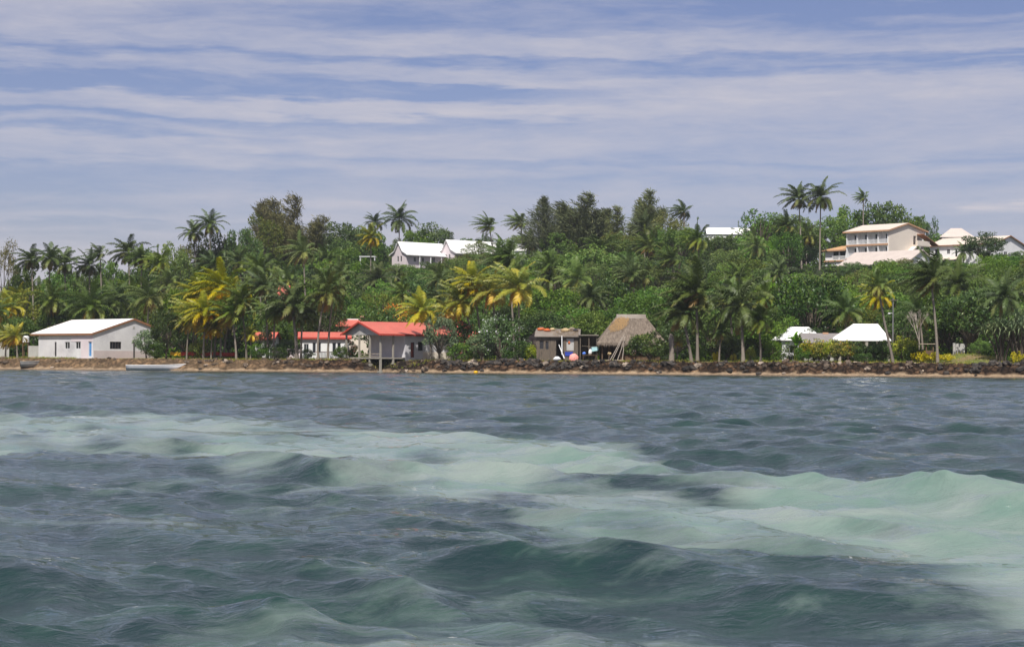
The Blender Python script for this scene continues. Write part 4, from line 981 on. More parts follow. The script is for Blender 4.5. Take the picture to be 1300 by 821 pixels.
# ------------------------------------------------------------------ the lagoon: real waves, sand and weed showing through
def make_water():
    rng = np.random.default_rng(12)
    AP, HA = 15.0, R(29)                                # the fan of fine waves starts behind the boat
    r = [8.0]
    while r[-1] < 292 + AP: r.append(r[-1] + min(max(.0040 * (r[-1] - AP), .03), .28))
    while r[-1] < 6000: r.append(r[-1] * 1.12)
    r = np.array(r)
    a = np.concatenate([np.linspace(-R(180), -HA, 60)[:-1], np.linspace(-HA, HA, 800), np.linspace(HA, R(180), 60)[1:]])
    Rr, A = np.meshgrid(r, a, indexing='ij'); X = Rr * np.sin(A); Y = Rr * np.cos(A) - AP; Rr = Rr - AP
    Z = np.zeros_like(X); DX = np.zeros_like(X); DY = np.zeros_like(X)
    fine = (np.abs(A) < HA * 1.002) & (Rr < 300)
    xf, yf = X[fine], Y[fine]; rf = np.hypot(xf, yf); zf = np.zeros_like(xf); dx = np.zeros_like(xf); dy = np.zeros_like(xf)
    wind = R(-118)                                     # waves run toward the boat and to the left
    waves = [(7.5, .052, -.25), (6.1, .042, .30), (9.5, .05, .05)]
    for k in range(84):
        lam = 5.6 * (.24 / 5.6) ** (k / 83.0) * rng.uniform(.9, 1.1)
        amp = lam * (.0046 if lam > 2.4 else .0070 if lam > .9 else .0060) * rng.uniform(.6, 1.25)
        waves.append((lam, amp, rng.normal(0, .55 if lam > 1.2 else .8)))
    # groups of waves: a slow envelope makes some patches choppy and some smoother
    env = .85 + .3 * np.sin(xf * .23 + yf * .11 + 1) * np.sin(yf * .17 - xf * .06) + .22 * np.sin(xf * .61 - yf * .43 + 2)
    for lam, amp, da in waves:
        k = 2 * PI / lam; th = wind + da; cx, cy = math.cos(th), math.sin(th); ph = rng.uniform(0, 2 * PI)
        fade = np.clip(1.6 - rf * .0040 * 3.0 / lam, 0, 1) if lam < 2 else 1.0
        arg = k * (cx * xf + cy * yf) + ph + .35 * np.sin(.31 * xf * cy - .27 * yf * cx + ph)
        e = env if lam < 5 else 1.0
        A_ = amp * fade * e
        zf += A_ * np.cos(arg); dx -= 1.0 * A_ * cx * np.sin(arg); dy -= 1.0 * A_ * cy * np.sin(arg)
    sh_ = np.clip((yf - shore(xf)) / -55.0, .10, 1.0)   # smaller in the lee of the beach
    edge = np.clip((HA - np.abs(A[fine])) / R(2), 0, 1) * np.clip((296 - Rr[fine]) / 12, 0, 1)
    zf *= sh_ * edge; dx *= sh_ * edge; dy *= sh_ * edge
    Z[fine] = zf; X[fine] += dx; Y[fine] += dy
    # how much pale sand shows: a bank that runs from the far left to the near right
    th = X / np.maximum(Y, 1.0)
    w1 = .55 * hashn(X * .10, Y * .055, .4) + .35 * hashn(X * .33, Y * .17, 2.2)
    Yd_ = np.maximum(Y, 1.0) * np.exp(.085 * w1)
    T = [-.6, -.27, -.19, -.10, 0.0, .05, .09, .16, .27, .6]
    outer = [66, 63, 55, 48, 42, 35, 28, 26, 25, 23]; inner = [37, 34.5, 34, 28, 20.5, 18.2, 18.5, 19.5, 13.5, 9.5]
    o_ = np.interp(th, T, outer); i_ = np.interp(th, T, inner)
    s = np.clip((o_ / Yd_ - 1) * 5 + .5, 0, 1) * np.clip((Yd_ / i_ - 1) * 4 + .5, 0, 1)
    s = s * np.clip(.82 + .30 * hashn(X * .34, Y * .16, 5.0) + .22 * hashn(X * .9, Y * .4, 3.0), .1, 1)
    mid = np.clip(1 - np.abs(th + .16) / .10, 0, 1) * np.clip(1 - np.abs(Yd_ - 24.5) / 5.5, 0, 1)
    s = np.maximum(s, .45 * mid * np.clip(.4 + .5 * hashn(X * .4, Y * .25, 8.), 0, 1))
    near = np.clip((32 - Yd_) / 9, 0, 1) * np.clip(.25 + .13 * hashn(X * .42 + 2, Y * .3, 9.) , 0, .5) * np.clip(1.25 - np.abs(th - .12) * 2.2, .35, 1)
    s = np.maximum(s, near)
    s = s * (Y > 2)
    nr, nc = X.shape; idx = np.arange(nr * nc).reshape(nr, nc)
    Q = np.stack([idx[:-1, :-1], idx[:-1, 1:], idx[1:, 1:], idx[1:, :-1]], -1).reshape(-1, 4)[:, ::-1]
    m, nt, b, out = new_mat('lagoon_water')
    at_ = N(nt, 'ShaderNodeAttribute', attribute_name='tint'); geo = N(nt, 'ShaderNodeNewGeometry')
    mp = N(nt, 'ShaderNodeMapping'); mp.inputs['Scale'].default_value = (.8, 1.3, 1); mp.inputs['Rotation'].default_value = (0, 0, R(25)); L(nt, geo.outputs['Position'], mp.inputs['Vector'])
    n1 = N(nt, 'ShaderNodeTexNoise', i_Scale=1.1, i_Detail=5.0, i_Roughness=.6); L(nt, mp.outputs[0], n1.inputs['Vector'])
    n4 = N(nt, 'ShaderNodeTexNoise', i_Scale=.30, i_Detail=8.0, i_Roughness=.68, i_Distortion=1.2); L(nt, mp.outputs[0], n4.inputs['Vector'])
    f = math_node(nt, 'MULTIPLY_ADD', math_node(nt, 'SUBTRACT', n1.outputs['Fac'], .5), .5, math_node(nt, 'MULTIPLY_ADD', math_node(nt, 'SUBTRACT', n4.outputs['Fac'], .5), 1.3, at_.outputs['Fac']))
    f = ramp(nt, f, [(.20, 0.0), (.42, .5), (.78, 1.0)])
    deep = mixc(nt, ramp(nt, n1.outputs['Fac'], [(.4, 0.), (.62, 1.)]), (.011, .028, .031), (.016, .044, .038))
    n3 = N(nt, 'ShaderNodeTexNoise', i_Scale=.45, i_Detail=6.0, i_Roughness=.65, i_Distortion=.6); L(nt, mp.outputs[0], n3.inputs['Vector'])
    c = mixc(nt, f, deep, mixc(nt, ramp(nt, n3.outputs['Fac'], [(.38, 0.), (.6, 1.)]), (.12, .19, .162), WATER_SAND))
    L(nt, c, b.inputs['Base Color']); b.inputs['IOR'].default_value = 1.333; b.inputs['Roughness'].default_value = .035
    n2 = N(nt, 'ShaderNodeTexNoise', i_Scale=6.5, i_Detail=5.0, i_Roughness=.6, i_Distortion=.5); L(nt, mp.outputs[0], n2.inputs['Vector'])
    bn = N(nt, 'ShaderNodeBump', i_Strength=.65, i_Distance=.055); L(nt, n2.outputs['Fac'], bn.inputs['Height'])
    L(nt, bn.outputs[0], b.inputs['Normal'])
    me = np_mesh('water', np.stack([X, Y, Z], -1).reshape(-1, 3), Q, m, tint=s.ravel(), smooth=True)
    tag(link('water', me), kind='structure')
WATER_SAND = (.20, .245, .222)
make_water()

# ------------------------------------------------------------------ rocks and drift on the shore
def rock_mesh(seed, mat):
    rng = random.Random(seed); bm_v = []; m = MB(); n, rows = 9, 6
    ph = [rng.uniform(0, 6) for _ in range(5)]
    for i in range(rows):
        la = -PI / 2 + PI * (i + .5) / rows
        for k in range(n):
            lo = 2 * PI * k / n + (i % 2) * .3
            r = 1 + .22 * math.sin(3 * lo + ph[0] + la * 2) + .16 * math.sin(5 * lo + ph[1]) * math.cos(la * 3) + rng.uniform(-.12, .12)
            bm_v.append((math.cos(la) * math.cos(lo) * r, math.cos(la) * math.sin(lo) * r * .85, math.sin(la) * r * .7))
    fs = [(i * n + k, i * n + (k + 1) % n, (i + 1) * n + (k + 1) % n, (i + 1) * n + k) for i in range(rows - 1) for k in range(n)] + [tuple(range(n))[::-1], tuple((rows - 1) * n + k for k in range(n))]
    m.add(bm_v, fs); return m.mesh('boulder', M[mat])
ROCKS = {k: [rock_mesh(500 + 7 * i + len(k), k) for i in range(4)] for k in ('rock', 'darkrock', 'palerock')}
rr = random.Random(21); nrock = 0
SEG = [(0, 45, 'rock', .5), (45, 160, 'rock', .35), (225, 260, 'rock', .6), (260, 400, 'rock', .9), (400, 470, 'rock', .8), (500, 560, 'rock', .9), (556, 680, 'darkrock', 2.3), (680, 850, 'darkrock', 1.9), (850, 960, 'darkrock', 1.0), (960, 1100, 'rock', 1.3), (1100, 1190, 'rock', .8), (1190, 1300, 'darkrock', 1.0), (1300, 1360, 'rock', .8)]
SEGLAB = {0: 'brown rock on the bank at the far left by the palms', 1: 'brown rock on the low bank before the white shed', 2: 'rock lying right of the white skiff', 3: 'brown rock on the bank under the yellow palms', 4: 'rock on the sand beside the boathouse stilts', 5: 'rock on the slope under the boathouse wall',
          6: 'black rock in the sea wall under the frangipani', 7: 'black rock in the sea wall before the shack and thatched hut', 8: 'dark rock in the bank under the twin trunked palm', 9: 'brown boulder in the bank before the yellow hedge', 10: 'brown rock in the bank by the wooden steps', 11: 'dark rock in the bank at the right edge'}
for si, (a0, a1, kind, den) in enumerate(SEG):
    for _ in range(int((a1 - a0) * den * .215)):
        px = rr.uniform(a0, a1); d = rr.choice((rr.uniform(1.2, 2.2), rr.uniform(1.6, 3.3), rr.uniform(2.3, 3.6)))
        if (556 < px < 622 or 695 < px < 840 or px > 1195): d -= rr.uniform(.2, 1.0)
        Yr = Yd(px, d); p = at(px, 457, Yr); s = rr.uniform(.17, .44) * (1.1 if kind == 'darkrock' else 1)
        if rr.random() < .12: s *= 1.5
        o = link('boulder', ROCKS[kind if rr.random() > .07 else 'palerock'][rr.randrange(4)]); o.location = (p.x, Yr, gz(p.x, Yr) + s * .12); o.scale = (s * rr.uniform(.8, 1.5), s, s * rr.uniform(.7, 1.1)); o.rotation_euler = (rr.uniform(-.3, .3), rr.uniform(-.3, .3), rr.uniform(0, 6.3))
        if o.data.name.startswith('boulder') and o.data.materials[0].name.startswith('pale'): tag(o, 'pale rock: ' + SEGLAB.get(si, 'bank beyond the right edge'), 'rock', 'pale rocks in shore stretch %s' % SEGLAB.get(si, 'right end')[-24:])
        else: tag(o, SEGLAB.get(si, 'brown rock beyond the right edge'), 'rock', 'rocks: ' + SEGLAB.get(si, 'right end'))
        nrock += 1
for px, py, s, mt, lab in [(41.5, 452, .38, 'palerock', 'round pale stone at the left corner of the white shed'), (66, 467.5, .26, 'palerock', 'small white stone on the waterline below the white shed'), (254, 470, .24, 'darkrock', 'small dark stone at the waterline right of the skiff'),
        (995, 477, .26, 'palerock', 'pale stone in the shallows left of the pavilion'), (1045, 476.5, .2, 'palerock', 'small pale stone on the sand below the pavilion'), (963, 476, .35, 'darkrock', 'dark flat rock at the waterline right of the palms'), (1154, 456.5, .3, 'palerock', 'white stone on the grass above the leaning planks'), (836, 474, .28, 'palerock', 'pale stone on the sand below the round bush'), (1127, 476.8, .38, 'darkrock', 'dark rock at the waterline below the leaning palm')]:
    d = 4.5 if py < 460 else .45; Yr = Yd(px, d); p = at(px, py, Yr); o = link('boulder', ROCKS[mt][1]); o.location = (p.x, Yr, gz(p.x, Yr) + s * .25); o.scale = (s, s * .8, s * .8); tag(o, lab, 'rock')

def log(name, px0, py0, d0, px1, py1, d1, r, mat, label, cat, bend=.06):
    Ya, Yb = Yd(px0, d0), Yd(px1, d1); a_, b = at(px0, py0, Ya), at(px1, py1, Yb); b = b - a_; md = b * .5 + Vector((0, 0, bend))
    m = MB(); m.tube([(0, 0, 0), md, b], [r, r * .9, r * .65], 7); o = m.build(name, M[mat], None); o.location = a_; return tag(o, label, cat)
log('driftwood', 946, 461, 3.2, 960, 463.5, 2.2, .09, 'deadwood', 'bleached driftwood trunk on the bank right of the palms', 'driftwood')
log('driftwood', 1084, 460, 3.4, 1099, 462, 2.8, .13, 'palewood', 'pale log lying on the grass edge before the pavilion', 'driftwood')
log('driftwood', 1129, 470, 1.8, 1150, 461, 3.2, .14, 'brownwood', 'brown log sloping up the bank left of the leaning planks', 'driftwood')
log('driftwood', 1018, 470, 1.4, 1030, 464, 2.8, .08, 'deadwood', 'grey branch poking from the rocks below the bananas', 'driftwood')
log('driftwood', 330, 463, 2.4, 352, 459, 3.2, .09, 'deadwood', 'grey driftwood branch on the bank under the palms', 'driftwood')
log('driftwood', 728, 459.5, 3.6, 792, 457, 4.2, .07, 'palewood', 'long pale plank lying along the sea wall before the hut', 'plank')
def board(px0, py0, d0, px1, py1, d1, w, t, label):
    Ya, Yb = Yd(px0, d0), Yd(px1, d1); a_, b = at(px0, py0, Ya), at(px1, py1, Yb); v = b - a_; m = MB(); m.prism([(0, 0, 0), (w, 0, 0), (w, 0, t), (0, 0, t)], v); o = m.build('plank', M['palewood'], None); o.location = a_; return tag(o, label, 'plank', 'planks leaning on the bank')
board(1151.5, 472.5, 1.2, 1160, 461.5, 3.2, .28, .12, 'wide plank leaning on the bank, the left one')
board(1168, 473.5, 1.1, 1179, 464, 3.0, .22, .12, 'narrower plank leaning on the bank next to the wooden steps')
# wooden steps down the bank
Ya = Yd(1186, 1.0); p = at(1177, 475, Ya); st = empty('steps', (p.x, Ya, gz(p.x, Ya)), R(-8), 'worn plank steps going down the bank to the water', 'steps')
for k in range(5):
    m = MB(); x = .25 + k * .2; m.box(x - .15, x + 1.25, k * .42, k * .42 + .5, k * .27 - .02, k * .27 + .06); m.build('tread', M['palewood'], st)
m = MB(); m.prism([(1.42, 0, -.1), (1.42, 2.2, 1.3), (1.42, 2.2, 1.0), (1.42, 0, -.3)], (.08, 0, 0)); m.prism([(-.02, 0, -.1), (.7, 2.2, 1.3), (.7, 2.2, 1.0), (-.02, 0, -.3)], (.08, 0, 0)); m.build('stringer', M['brownwood'], st)

# ------------------------------------------------------------------ boats
def boat(px0, px1, Y, zk, hgt, beam, mat, label, rz, name, upside=False, sheer=.25):
    a_, b = at(px0, 467, Y), at(px1, 467, Y); Lb_ = (b - a_).length; o = empty(name, ((a_.x + b.x) / 2, Y, zk), rz, label, 'boat')
    if upside: o.rotation_euler = (PI, 0, rz); o.location.z += hgt * .95
    def ring(t, inset=0.0):
        x = (t - .5) * Lb_; full = (1 - max(0, (t - .45) / .55) ** 2.2) * (1 - .12 * max(0, (.3 - t) / .3)); w = max(.02, beam * .5 * full - inset); sh2 = hgt * (.86 + sheer * (max(0, t - .35) / .65) ** 2)
        fl = hgt * .30 * max(0, (t - .75) / .25) ** 2
        return [(x, -w, sh2), (x, -w * .93, sh2 * .55 + fl), (x, -w * .55, inset * .8 + fl), (x, 0, -.02 + inset + fl), (x, w * .55, inset * .8 + fl), (x, w * .93, sh2 * .55 + fl), (x, w, sh2)]
    S = 15; m = MB()
    for inset in (0, .06):
        vs = [v for k in range(S) for v in ring(k / (S - 1), inset)]; m.add(vs, [(k * 7 + j, k * 7 + j + 1, (k + 1) * 7 + j + 1, (k + 1) * 7 + j) for k in range(S - 1) for j in range(6)] + [tuple(range(7))])
    m.build('hull', M[mat], o, True)
    m = MB(); 
    for sd in (0, 6): m.tube([Vector(ring(k / (S - 1))[sd]) + Vector((0, 0, .02)) for k in range(S)], .045, 5)
    m.build('gunwale', M['white' if mat == 'hull' else mat], o)
    if not upside:
        for t in (.22, .5, .74):
            q = ring(t); m = MB(); m.box(q[0][0] - .14, q[0][0] + .14, q[0][1] + .06, q[6][1] - .06, hgt * .62, hgt * .68); m.build('thwart', M['palewood'], o)
    return o
Yb = Yd(198, -.6); boat(161, 236, Yb, .02, .78, 1.7, 'hull', 'long white open skiff afloat at the beach near the white shed', R(4), 'skiff')
Yb = Yd(38, 1.1); boat(26, 49.5, Yb, .35, .85, 1.5, 'greyhull', 'small grey dinghy drawn up below the white shed', R(12), 'dinghy', sheer=.1)
# mooring float
Yb = Yd(604, -3); p = at(604, 473, Yb); m = MB(); lump(m, (0, 0, 0), .30, 71, (1, 1, .8)); o = m.build('float', M['yellow_plastic'], None, True); o.location = (p.x, Yb, .1); tag(o, 'yellow mooring float on the water off the dark rocks', 'buoy')

# ------------------------------------------------------------------ small things on the shore
Yr = Yd(728, 3.6); p = at(728.5, 454.5, Yr); pk = empty('parasol', p, 0, 'open pink parasol lying on its side on the sea wall before the shack', 'parasol')
m = MB(); rim = []; n = 12; ax = Vector((.08, -1, .12)).normalized(); u_ = ax.orthogonal().normalized(); v_ = ax.cross(u_)
for (q, h_) in ((0.02, .26), (.3, .2), (.5, .1), (.62, -.04)): rim += [u_ * math.cos(2 * PI * k / n) * q * (1 if k % 2 or q < .6 else .94) + v_ * math.sin(2 * PI * k / n) * q * (1 if k % 2 or q < .6 else .94) + ax * h_ for k in range(n)]
rim += [x - ax * .03 for x in rim]
fs = [(i * n + k, i * n + (k + 1) % n, (i + 1) * n + (k + 1) % n, (i + 1) * n + k) for i in range(3) for k in range(n)]; fs += [tuple(48 + i for i in f)[::-1] for f in fs]; fs += [(36 + k, 36 + (k + 1) % n, 84 + (k + 1) % n, 84 + k) for k in range(n)]
m.add(rim, fs); m.build('canopy', M['pink_cloth'], pk)
m = MB(); m.tube([ax * .34, -ax * .9], .02, 6); m.build('shaft', M['palewood'], pk)
cloth('pink_cloth', 'pink_cloth', (p.x - .38, Yr - .1, p.z - .95), .35, .45, 'pink cloth crumpled under the pink parasol', 31)
Yr = Yd(707, 2.6); p = at(707, 465, Yr); cloth('plastic_sheet', 'white_cloth', (p.x, Yr - .5, gz(p.x, Yr) + .15), 1.1, .55, 'white plastic sheet crumpled on the sea wall rocks', 33, 'sheet')
Yr = Yd(668, 3.0); p = at(668.5, 461.5, Yr); cloth('orange_buoy', 'orange_plastic', (p.x, Yr - .4, p.z - .15), .42, .4, 'orange float wedged in the rocks left of the shack', 35, 'float')
Yr = Yd(664, 3.8); p = at(664, 457, Yr); cloth('yellow_tub', 'yellow_plastic', (p.x, Yr, gz(p.x, Yr)), .5, .3, 'yellow tub on top of the sea wall left of the shack', 37, 'tub')
# cool box
Yr = Yd(722, 4.8); p = at(717.5, 451, Yr); cb = empty('cool_box', (p.x, Yr, p.z), R(4), 'dark blue cool box in front of the shack window', 'cool box')
m = MB(); m.box(0, .95, 0, .5, -.05, .36); m.build('box', M['blue_plastic'], cb); m = MB(); m.box(-.03, .98, -.03, .53, .364, .46); m.build('lid', M['blue_plastic'], cb)
m = MB(); m.box(-.05, 1.0, .1, .45, -.6, -.055); m.build('stand', M['oldwood'], cb)
# orange ball hanging in the shack window
Yr = Yd(722.5, 5.0); p = at(722.6, 435, Yr); cloth('net_float', 'orange_plastic', (p.x, Yr - .12, p.z - .2), .36, .4, 'round red orange net float hanging at the shack window', 39, 'float')
for x0, y0, x1, y1, lab in ((716.5, 455, 709.5, 437.5, 'white pole leaning against the shack front'), (713.5, 450, 713.3, 426, 'white upright pole beside the shack door')):
    log('pole', x0, y0, 4.4, x1, y1, 5.0, .07, 'white', lab, 'pole', 0)
# red and yellow strip fence between the palms
Yf = Yd(255, 9); xa, xb = at(216, 457, Yf).x, at(300, 457, Yf).x; zf_ = gz((xa + xb) / 2, Yf)
rf_ = empty('barrier', (xa, Yf, zf_), 0, 'low red barrier with a yellow left end running behind the palm trunks', 'barrier')
def strip(x0, x1, mat, name):
    m = MB(); n = 14; vs = []
    for k in range(n + 1):
        x = x0 + (x1 - x0) * k / n; z = .42 + .06 * math.sin(k * .9) ; vs += [(x, .03 * math.sin(k), z), (x, .03 * math.sin(k), z + .48), (x, .04 + .03 * math.sin(k), z + .48), (x, .04 + .03 * math.sin(k), z)]
    m.add(vs, [(4 * k + j, 4 * k + (j + 1) % 4, 4 * k + 4 + (j + 1) % 4, 4 * k + 4 + j) for k in range(n) for j in range(4)] + [(0, 1, 2, 3), (4 * n, 4 * n + 3, 4 * n + 2, 4 * n + 1)]); m.build(name, M[mat], rf_)
strip(0, 1.5, 'yellow_plastic', 'yellow_panel'); strip(1.53, xb - xa, 'red_plastic', 'red_panel')
posts(rf_, [(k * 1.55 + .1, .12) for k in range(int((xb - xa) / 1.55) + 1)], -.3, .95, .05, 'brownwood', 'stake')
# grey panel fence left of the shed
Yf = Yd(30, 12); p = at(36, 457, Yf); gf = empty('panel_fence', (p.x, Yf, gz(p.x, Yf)), 0, 'grey boarded fence panel left of the white shed', 'fence')
m = MB()
for k in range(8): m.box(k * .2, k * .2 + .185, 0, .04, -.2, 1.75)
m.build('boards', M['greywall'], gf); 
for z_ in (1.4, .2):
    m = MB(); m.box(-.05, 1.62, .044, .1, z_, z_ + .1); m.build('rail', M['oldwood'], gf)
p = at(0, 457, Yf + 2); gf = empty('panel_fence', (p.x - .8, Yf + 2, gz(p.x, Yf)), 0, 'pale weathered fence panel behind the small palms at the far left', 'fence')
m = MB()
for k in range(9): m.box(k * .24, k * .24 + .22, 0, .04, -.2, 2.3)
m.build('boards', M['greywall'], gf); m = MB(); m.box(-.05, 2.2, .044, .1, 1.7, 1.8); m.build('rail', M['oldwood'], gf)
p = at(33, 457, Yf + 3); sk = empty('water_tank', (p.x, Yf + 3, gz(p.x, Yf)), 0, 'small white tank on a stand behind the left end of the white shed', 'tank')
m = MB(); m.tube([(0, 0, 2.3), (0, 0, 3.1), (0, 0, 3.25)], [.5, .5, .2], 14); m.build('tank', M['white'], sk); posts(sk, [(-.4, -.4), (.4, -.4), (-.4, .4), (.4, .4)], -.3, 2.3, .06, 'brownwood'); m = MB(); m.box(-.55, .55, -.55, .55, 2.2, 2.297); m.build('platform', M['brownwood'], sk)
# utility pole
Yp = Yd(1133.5, 18); p = at(1133.5, 457, Yp); up = empty('utility_pole', (p.x, Yp, gz(p.x, Yp)), 0, 'slim grey utility pole with a white lamp behind the pavilion', 'pole')
zt = at(1133, 378, Yp).z - gz(p.x, Yp); zl_ = at(1133, 398, Yp).z - gz(p.x, Yp); m = MB(); m.tube([(0, 0, -.5), (0, 0, zt * .5), (0, 0, zt)], [.11, .09, .07], 8); m.build('shaft', M['grey_metal'], up)
m = MB(); m.tube([(-.02, 0, zl_), (-.25, -.1, zl_ + .08), (-.45, -.15, zl_)], .03, 5); lump(m, (-.5, -.15, zl_), .16, 3); m.build('lamp', M['white'], up)
m = MB(); m.box(-.6, .6, -.14, -.09, zt - .35, zt - .25); m.build('crossarm', M['oldwood'], up)
# little shelter and grey wall, right
Yp = Yd(1176, 17); p = at(1167, 457, Yp); sl = empty('shelter', (p.x, Yp, gz(p.x, Yp)), 0, 'low brown plank shelter with a pale top behind the yellow flowers', 'shelter')
zt = at(1170, 436, Yp).z - gz(p.x, Yp); m = MB(); m.box(-.2, 1.9, -.3, 1.6, zt - .08, zt); m.build('roof', M['palewood'], sl); posts(sl, [(0, 0), (.85, 0), (1.7, 0), (0, 1.4), (1.7, 1.4)], -.3, zt - .084, .07, 'brownwood'); m = MB(); m.box(.08, 1.62, .02, .07, -.2, zt * .6); m.build('side_panel', M['brownwood'], sl)
Yp = Yd(1218, 19); p = at(1213.5, 457, Yp); ht_ = at(1216, 436, Yp).z - gz(p.x, Yp); m = MB(); m.box(0, 1.1, 0, .2, -.3, ht_); m.box(-.35, -.06, -.05, .25, -.3, ht_ + .08); o = m.build('wall_stub', M['greywall'], None); o.location = (p.x, Yp, gz(p.x, Yp)); tag(o, 'grey concrete wall stub with a gatepost under the tall dark tree', 'wall')
# ------------------------------------------------------------------ palms of the shore, one by one
PS = 'coconut palms along the shore'
def P_(kind, px, d, hx, hy, size, label, **kw): return palm(kind, px, Yd(px, d), hx, hy, size, label, kw.pop('group', PS), **kw)
P_('palmyellow', 22, 6, 20, 428, .72, 'short yellow green palm just left of the white shed', rad=.14)
P_('palmyellow', 7, 7, 8, 432, .62, 'short yellowish palm at the far left edge by the fence panel', rad=.13)
P_('palm', -4, 14, -3, 398, .95, 'green palm cut by the left edge of the photo')
P_('palmcalm', 118, 24, 114, 393, 1.18, 'wide palm with long arched fronds rising behind the white shed roof', var=0)
P_('palmcalm', 152, 30, 150, 384, 1.05, 'dark palm behind the right half of the white shed roof', var=1)
P_('palmyellow', 272, 9, 283, 368, 1.12, 'tallest of the golden yellow palms near the red barrier', nuts=True)
P_('palmyellow', 258, 6, 262, 396, 1.05, 'golden palm with drooping fronds left of the tallest golden palm')
P_('palmyellow', 248, 12, 252, 378, 1.02, 'golden palm standing leftmost in the golden clump')
P_('palmyellow', 237, 7, 240, 412, .62, 'small golden palm at the left foot of the golden clump', rad=.12)
P_('palmyellow', 262, 13, 268, 376, 1.1, 'golden palm squeezed in the middle of the golden clump')
P_('palmyellow', 284, 12, 296, 376, 1.05, 'golden palm at the upper right of the golden clump')
P_('palmyellow', 245, 9, 247, 402, .98, 'golden palm low in the left half of the golden clump')
P_('palmyellow', 280, 8, 280, 405, .95, 'golden palm low in the right half of the golden clump')
P_('palmyellow', 268, 7, 270, 418, .8, 'lowest golden palm in the middle of the golden clump', rad=.12)
P_('palm', 300, 5, 294, 399, .88, 'green palm with a hanging skirt right of the golden clump', nuts=True)
P_('palm', 313, 7, 306, 384, .85, 'green palm whose thin trunk leans left above the bank')
P_('palmdark', 340, 9, 336, 366, 1.0, 'dark palm swaying just left of the tiny white cottage')
P_('palmyellow', 318, 8, 319, 425, .5, 'low young palm with yellow tips beside the bank edge', rad=.1)
P_('palm', 347, 6, 349, 398, .8, 'palm of light fronds in front of the tiny white cottage')
P_('palmdark', 377, 5, 371, 390, 1.22, 'broad dark palm with thick grouped trunks left of the white house', nuts=True, rad=.24, var=1)
P_('palmdark', 382, 7, 384, 402, .8, 'smaller dark palm crowded against the broad dark palm')
P_('palm', 404, 6, 414, 374, 1.12, 'slender palm leaning right in front of the white house', nuts=True, curve=-.25)
P_('palm', 416, 8, 424, 364, .9, 'slender palm with parallel trunk beside the leaning one')
P_('palmyellow', 547, 4, 536, 396, .95, 'palm with yellow left fronds overhanging the red boathouse roof', curve=.2)
P_('palmyellow', 601, 10, 585, 385, 1.05, 'golden palm with leaning trunk behind the grey green shore tree', curve=.35, rad=.13)
P_('palmyellow', 566, 14, 568, 397, .8, 'yellow palm between the boathouse roof and the leaning golden palm')
P_('palmyellow', 612, 11, 600, 360, .95, 'higher golden palm above the grey green shore tree')
P_('palmyellow', 632, 10, 624, 372, .95, 'golden palm left of the straight pale trunk')
P_('palmyellow', 659.5, 7, 658, 368, 1.1, 'golden palm with a tall straight pale trunk left of the shack', rad=.14)
P_('palmswept', 653, 22, 645, 330, 1.0, 'dark windswept palm towering behind the straight golden palm', var=0)
P_('palmdark', 878, 5.2, 867, 398, 1.08, 'left palm of the twin trunked pair on the lawn, trunk leaning left', nuts=True, curve=-.15, rad=.2)
P_('palmdark', 885.5, 5.6, 884, 374, 1.2, 'right palm of the twin trunked pair on the lawn, trunk upright', nuts=True, rad=.2)
P_('palm', 913, 6, 915, 424, .6, 'small yellow green palm between the twin palms and the thick palm', rad=.12)
P_('palmdark', 943.5, 6, 940, 391, 1.1, 'stout palm with a grey trunk right of the twin trunked pair', rad=.22)
P_('palm', 966, 7, 963, 409, .85, 'shorter palm right of the stout grey trunked palm', rad=.14)
P_('palm', 930, 14, 926, 380, .95, 'palm standing back between the twin pair and the stout palm')
P_('palm', 1134, 4.8, 1115, 364, .64, 'tall thin palm curving left past the white pavilion roof', curve=-.35, rad=.16, var=1)
P_('palmswept', 1190.5, 5, 1182, 358, 1.08, 'tall windswept palm near the wooden steps', rad=.17, var=0, nuts=True)
P_('palm', 1172, 20, 1168, 402, .7, 'slim palm standing back between the two tall right hand palms')
P_('palmdark', 1286, 9, 1276, 380, 1.0, 'dark palm with drooping fronds at the right edge', nuts=True)
P_('palm', 1073, 26, 1074, 398, .8, 'palm with dry yellowish fronds above the white pavilion roof')
P_('palmyellow', 859, 8, 861, 434, .42, 'dry golden young palm left of the twin trunked pair', rad=.08)
# the broken trunk beside the round bush
Yq = Yd(852, 5); p = at(852.5, 457, Yq); m = MB(); m.tube([(0, 0, -.4), (0, 0, 0), (.05, 0, 1.4), (-.05, 0, 2.9), (-.1, 0, 3.5)], [.42, .38, .33, .36, .12], 9)
o = m.build('palm_stump', M['bark'], None, True); o.location = (p.x, Yq, gz(p.x, Yq)); tag(o, 'thick broken palm trunk right of the round dark bush', 'stump')

# ------------------------------------------------------------------ shore bushes and trees, one by one
def T_(kind, px, d, top, w, label, group=None, **kw): return plant(kind, px, Yd(px, d), top, w, label, group, **kw)
T_('dense', 211, 6, 394, 38, 'dense green tree at the right corner of the white shed')
T_('greytree', 186, 5, 419, 34, 'grey green shrub tree before the gable of the white shed', var=0)
T_('lime', 252, 9, 432, 30, 'yellow green bush under the golden clump')
T_('shrub', 199, 4.5, 436, 26, 'dark shrub at the foot of the tree by the white shed')
T_('greytree', 558, 4, 400, 42, 'grey green shore tree before the right end of the boathouse', var=1)
T_('shrubmid', 587, 5, 436, 40, 'green shrub right of the boathouse wall')
T_('frangipani', 636, 6, 402, 58, 'frangipani with white flowers left of the shack')
T_('greytree', 611, 5, 425, 40, 'low grey green bush at the left foot of the frangipani')
T_('shrub', 655, 5, 432, 34, 'dark bush between the frangipani and the shack')
T_('lime', 674, 5.5, 438, 18, 'yellow green bush at the left corner of the shack')
T_('round', 825, 5.0, 421, 52, 'round dark green bush with pale dots beside the thatched hut', var=0)
